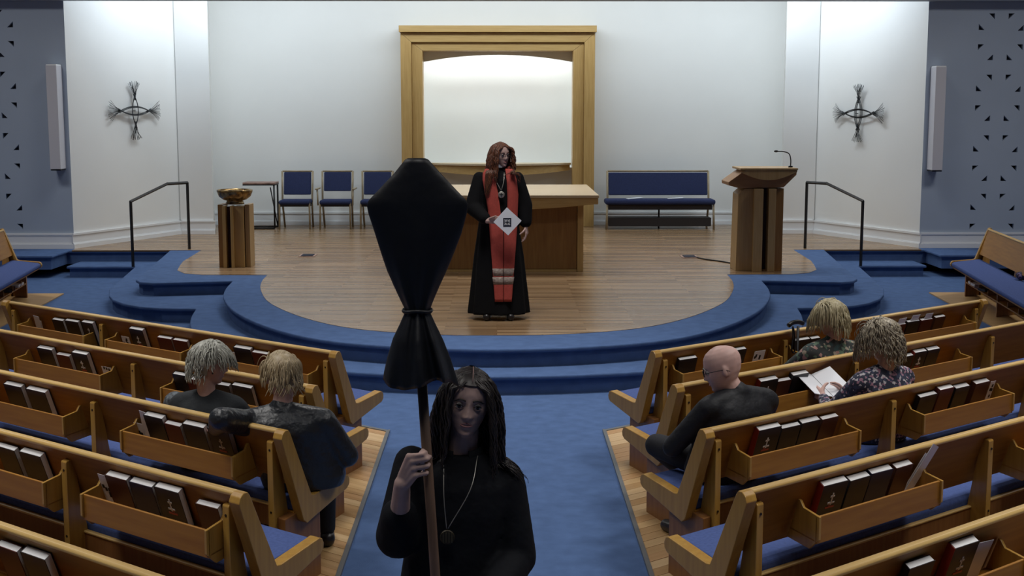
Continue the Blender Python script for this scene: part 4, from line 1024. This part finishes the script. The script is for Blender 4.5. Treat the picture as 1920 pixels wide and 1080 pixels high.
    # headset microphone
    bm = bmesh.new(); tube(bm, [H @ Vector(v) for v in ((.085, .0, -.01), (.082, -.05, -.03), (.055, -.095, -.058))], .0022, 6); ell(bm, H @ Vector((.050, -.10, -.058)), (.006, .006, .006)); fin('headset_microphone', bm, M['skin_mic'], r, True)
    f = empty('folder', B+Vector((.085, -.315, .965)), 0, 'white square folder with a black knot emblem held by the robed minister', 'folder')
    R45 = lambda x, y, z: ((x*math.cos(.83)-z*math.sin(.83)), y, (x*math.sin(.83)+z*math.cos(.83)))
    bx('cover', (-.093, .093, -.004, .004, -.093, .093), M['paper'], f, f=R45)
    bx('back_cover', (-.090, .090, .0045, .009, -.090, .090), M['paper'], f, f=R45)
    e = bx('emblem_square', (-.041, .035, -.006, -.0041, -.048, .032), M['navyprint'], f)
    for i in range(4):
        a = math.pi/2*i; bm = bmesh.new()
        for (x0, y0, x1, y1) in ((.004, .004, .026, .008), (.004, .011, .022, .015), (.004, .004, .008, .026), (.011, .004, .015, .022), (.018, .018, .026, .026)):
            box(bm, x0, x1, -.0075, -.0062, y0, y1, f=lambda x, y, z, a=a: (x*math.cos(a)-z*math.sin(a)-.003, y, x*math.sin(a)+z*math.cos(a)-.008))
        fin('knot_quarter', bm, M['whiteprint'], e)
M['stole'] = mat('red woven stole', (.38, .055, .04), .8, noise_s=50, noise_amt=.06, bump=.15, bump_s=120)
M['embr'] = mat('pale embroidered band', (.42, .36, .30), .8, noise_s=40, col2=(.16, .10, .09), scale=(1, 1, 2.5))
M['silver'] = mat('old silver', (.42, .40, .36), .4, .7); M['skin_mic'] = mat('beige plastic', (.30, .22, .18), .6); M['navyprint'] = mat('black print square', (.012, .014, .03), .6)
minister()

# ---- veil bearer in the aisle, closest to the camera
def bearer():
    B = Vector((-.09, 3.87, 0)); r = empty('person', B, 0, 'person with long dark hair and black robe carrying the veiled cross', 'person')
    k = .865; H = hmat((.020, -.012, 1.474), 3, 1, 7)
    bm = bmesh.new(); eloft(bm, [(-.02, 0, .5, .13, .11), (-.02, 0, .85, .15, .11), (-.01, 0, 1.02, .13, .095), (0, 0, 1.18, .14, .09), (0, 0, 1.235, .11, .06), (0, 0, 1.28, .048, .045)], 36)
    head_grid(bm, H, k, 96, 112, .72); ears(bm, H, k); cap_(bm, (0, .01, 1.28), H @ Vector((0, .010, -.08)), .048, .045)
    sh1, el, wr = Vector((-.150, 0, 1.282)), Vector((-.185, -.10, 1.09)), Vector((-.160, -.248, 1.292))
    sh2, el2, wr2 = Vector((.14, 0, 1.215)), Vector((.165, -.03, 1.0)), Vector((.09, -.20, .92))
    cap_(bm, sh1, el, .040, .034); cap_(bm, el, wr, .036, .0235); cap_(bm, sh2, el2, .040, .034); cap_(bm, el2, wr2, .034, .024)
    hand(bm, wr, (.42, -.40, .82), (1, -.32, .16), (-.34, .05, .94), (.0, 1, .0), (14, 78, 72), .95, thumb=(.35, .8, .35), tcurl=38, thumbv=(.75, -.22, .50), r=.0080, spread=.0192)
    hand(bm, wr2, (-.5, -.8, -.3), (-.5, -.7, -.5), (0, -.5, .9), (-.3, .5, -.5), (20, 35, 25), .9)
    for s in (-1, 1): cap_(bm, (s*.08, 0, .80), (s*.08, 0, .48), .075, .055); cap_(bm, (s*.08, 0, .48), (s*.08, 0, .085), .05, .035)
    fuse('body', bm, M['skin_pale'], r, .0042, 1, .4)
    for s in (-1, 1): sb = bmesh.new(); cap_(sb, (s*.09, .03, .045), (s*.10, -.15, .036), .042, .035); fuse('shoe', sb, M['shoe'], r, .008, 2)
    bm = bmesh.new()
    eloft(bm, [(-.03, 0, .05, .25, .20), (-.03, 0, .5, .20, .16), (-.03, 0, .9, .160, .13), (-.02, 0, 1.03, .150, .122), (-.005, 0, 1.15, .152, .118), (-.003, 0, 1.225, .152, .105), (-.012, 0, 1.27, .138, .082), (-.005, 0, 1.298, .092, .064), (0, 0, 1.318, .062, .057)], 72, .035, 7, 2)
    cap_(bm, sh1, el, .055, .068); cap_(bm, el, el.lerp(wr, .38), .068, .056); ell(bm, (-.205, -.085, 1.08), (.040, .050, .052))
    cap_(bm, sh2, el2, .055, .062); cap_(bm, el2, el2.lerp(wr2, .8), .060, .052)
    fuse('robe', bm, M['robe2'], r, .0085, 4)
    # stand collar open at the front
    bm = bmesh.new(); n = 40
    for a0, a1 in ((-math.pi/2+.38, -math.pi/2+2*math.pi-.38),):
        R0 = [[], [], [], []]
        for i in range(n+1):
            a = a0+(a1-a0)*i/n
            for q, (rr, z) in enumerate(((.066, 1.285), (.061, 1.340), (.056, 1.340), (.059, 1.285))): R0[q].append(bm.verts.new((rr*math.cos(a)*1.05, rr*math.sin(a)*1.0+.002, z+.008*math.sin(a))))
        for i in range(n):
            for q in range(4): bm.faces.new((R0[q][i], R0[q][i+1], R0[(q+1) % 4][i+1], R0[(q+1) % 4][i]))
        bm.faces.new([R0[q][0] for q in range(4)]); bm.faces.new([R0[q][-1] for q in range(4)])
    fin('stand_collar', bm, M['robe2'], r, True)
    eyes(H, r, k, M['hair_black'], lip=M['lip'])
    def push(p):
        q = Vector(p); c = Vector((0, 0, 1.16)); R_ = Vector((.215, .135, .175)); d = q-c
        v = math.sqrt((d.x/R_.x)**2+(d.y/R_.y)**2+(d.z/R_.z)**2)
        if 1e-3 < v < 1: return c+d/v
    hair(H, r, M['hair_black'], 1100, .34, k, 77, .0055, 3.2, True, .0038, -.10, -.10, 1.03, push, 0, 22, .061, False, .42, .35, .074)
    bm = bmesh.new(); tube(bm, [H @ (Vector((.004, -y_, z_))*k) for y_, z_ in ((.083, .088), (.070, .106), (.045, .120), (.010, .1265))], .0013, 6); tag(fin('hair_parting', bm, M['lid'], r, True), 'pale centre parting')
    bm = bmesh.new(); ell(bm, H @ Vector((.078, -.03, -.058)), (.003, .003, .005)); fin('earring', bm, M['silver'], r, True)
    tb('chain', crom([(-.050, -.055, 1.32), (-.048, -.125, 1.22), (-.040, -.142, 1.125)], 6), .0014, M['silver'], r, 5)
    tb('chain', crom([(.050, -.055, 1.32), (.030, -.130, 1.24), (-.036, -.142, 1.125)], 6), .0014, M['silver'], r, 5)
    bm = bmesh.new(); lathe(bm, [(.0001, 0), (.020, 0), (.022, .003), (.020, .006), (.0001, .006)], (0, 0, 0), 24); bmesh.ops.rotate(bm, matrix=Matrix.Rotation(math.pi/2, 3, 'X'), verts=bm.verts, cent=(0, 0, 0)); bmesh.ops.translate(bm, vec=(-.038, -.142, 1.10), verts=bm.verts)
    md = fin('medallion', bm, M['pend'], r)
    for i in range(4):
        bm = bmesh.new(); box(bm, -.0515+i*.0085, -.0485+i*.0085, -.151, -.1485, 1.085, 1.115); fin('medallion_ridge', bm, M['silver2'], md)
M['pend'] = mat('dark pendant', (.05, .04, .025), .5, .5); M['silver2'] = mat('dull brass', (.12, .10, .06), .5, .6)
bearer()

# ---- veiled processional cross on its wooden pole
def veiled():
    r = empty('veiled_cross', (-.099, 3.62, 0), 0, 'processional cross wrapped in a black kite-shaped cloth veil on a brown wooden pole', 'cross')
    X = lambda z: -.159-(z-1.028)*.0587+.099
    tb('pole', [(X(0.01), 0, .01), (X(1.0), 0, 1.0), (X(1.75), 0, 1.75)], .0142, M['polewood'], r, 16)
    bm = bmesh.new(); tube(bm, [(X(1.75), 0, 1.75), (X(2.17), 0, 2.17)], .012, 8); fin('cross_upright', bm, M['polewood'], r)
    bm = bmesh.new(); tube(bm, [(X(2.07)-.105, 0, 2.070), (X(2.07)+.105, 0, 2.070)], .010, 8); fin('cross_arm', bm, M['polewood'], r)
    # cloth rows: z, left, right, half depth
    rows = [(2.206, -.224, -.177, .010), (2.202, -.232, -.168, .017), (2.165, -.262, -.135, .024), (2.12, -.305, -.093, .029), (2.092, -.332, -.066, .032), (2.078, -.338, -.061, .033), (2.055, -.334, -.064, .034), (2.00, -.317, -.079, .036),
            (1.95, -.302, -.098, .036), (1.90, -.286, -.119, .035), (1.85, -.265, -.142, .032), (1.815, -.249, -.157, .030), (1.792, -.238, -.166, .029), (1.778, -.239, -.165, .030), (1.75, -.252, -.152, .042), (1.71, -.272, -.132, .058), (1.66, -.288, -.112, .070), (1.615, -.299, -.097, .078), (1.592, -.303, -.091, .080)]
    bm = bmesh.new(); n = 72; rings = []
    dense = []
    for a, b in zip(rows, rows[1:]):
        kk = max(1, int((a[0]-b[0])/.008))
        for i in range(kk): dense.append([a[q]+(b[q]-a[q])*i/kk for q in range(4)])
    dense.append(list(rows[-1]))
    for z, l, rr, d in dense:
        cx = (l+rr)/2+.099; hw = (rr-l)/2; ring = []; low = max(0, (1.80-z)/.2); hi_ = max(0, min(1, (2.05-z)/.25))
        for j in range(n):
            a = 2*math.pi*j/n; ca, sa = math.cos(a), math.sin(a)
            x = hw*math.copysign(abs(ca)**.95, ca); y = d*math.copysign(abs(sa)**1.35, sa)
            fold = 1+.20*low*math.sin(7*a+.6)+.10*low*math.sin(12*a+2+z*6)
            y *= fold*(1+.18*hi_*math.sin(9*ca*1.2+1.0)); x *= 1+.035*low*math.sin(5*a+1)
            zz = z-.012*low*low*math.sin(3*a+1.2)-(.01*low*(abs(ca)))
            ring.append((cx+x, y, zz))
        rings.append(ring)
    loft(bm, rings, False)
    bm.faces.new([v for v in bm.verts[:n]])
    veil = fin('cloth_veil', bm, M['veil'], r, True); so = veil.modifiers.new('thickness', 'SOLIDIFY'); so.thickness = .002; so.offset = -1
    bm = bmesh.new(); pts = [(-.202+.099+.039*math.cos(a), .033*math.sin(a), 1.786+.002*math.sin(3*a)) for a in [2*math.pi*i/24 for i in range(25)]]; tube(bm, pts, .005, 6); fin('tie_cord', bm, M['veil'], r, True)
M['polewood'] = mat('brown stained pole', (.15, .09, .06), .4, noise_s=6, scale=(6, 6, .6), noise_amt=.15)
veiled()
# sleeve of an unmodelled sitter at the right edge, on the side pew
pw = PEWS['right', 9]; p = Vector((5.80, 14.34, .51))
bm = bmesh.new(); ell(bm, (0, 0, 0), (.10, .09, .045)); ell(bm, (.03, .05, .02), (.07, .06, .05)); ell(bm, (-.05, .02, .01), (.05, .07, .04))
o = fuse('patterned_sleeve', bm, M['purple'], None, .008, 3); o.location = p; tag(o, 'small purple patterned sleeve at the far right side pew, wearer not modelled', 'garment')
print('OBJECTS', len(bpy.data.objects))
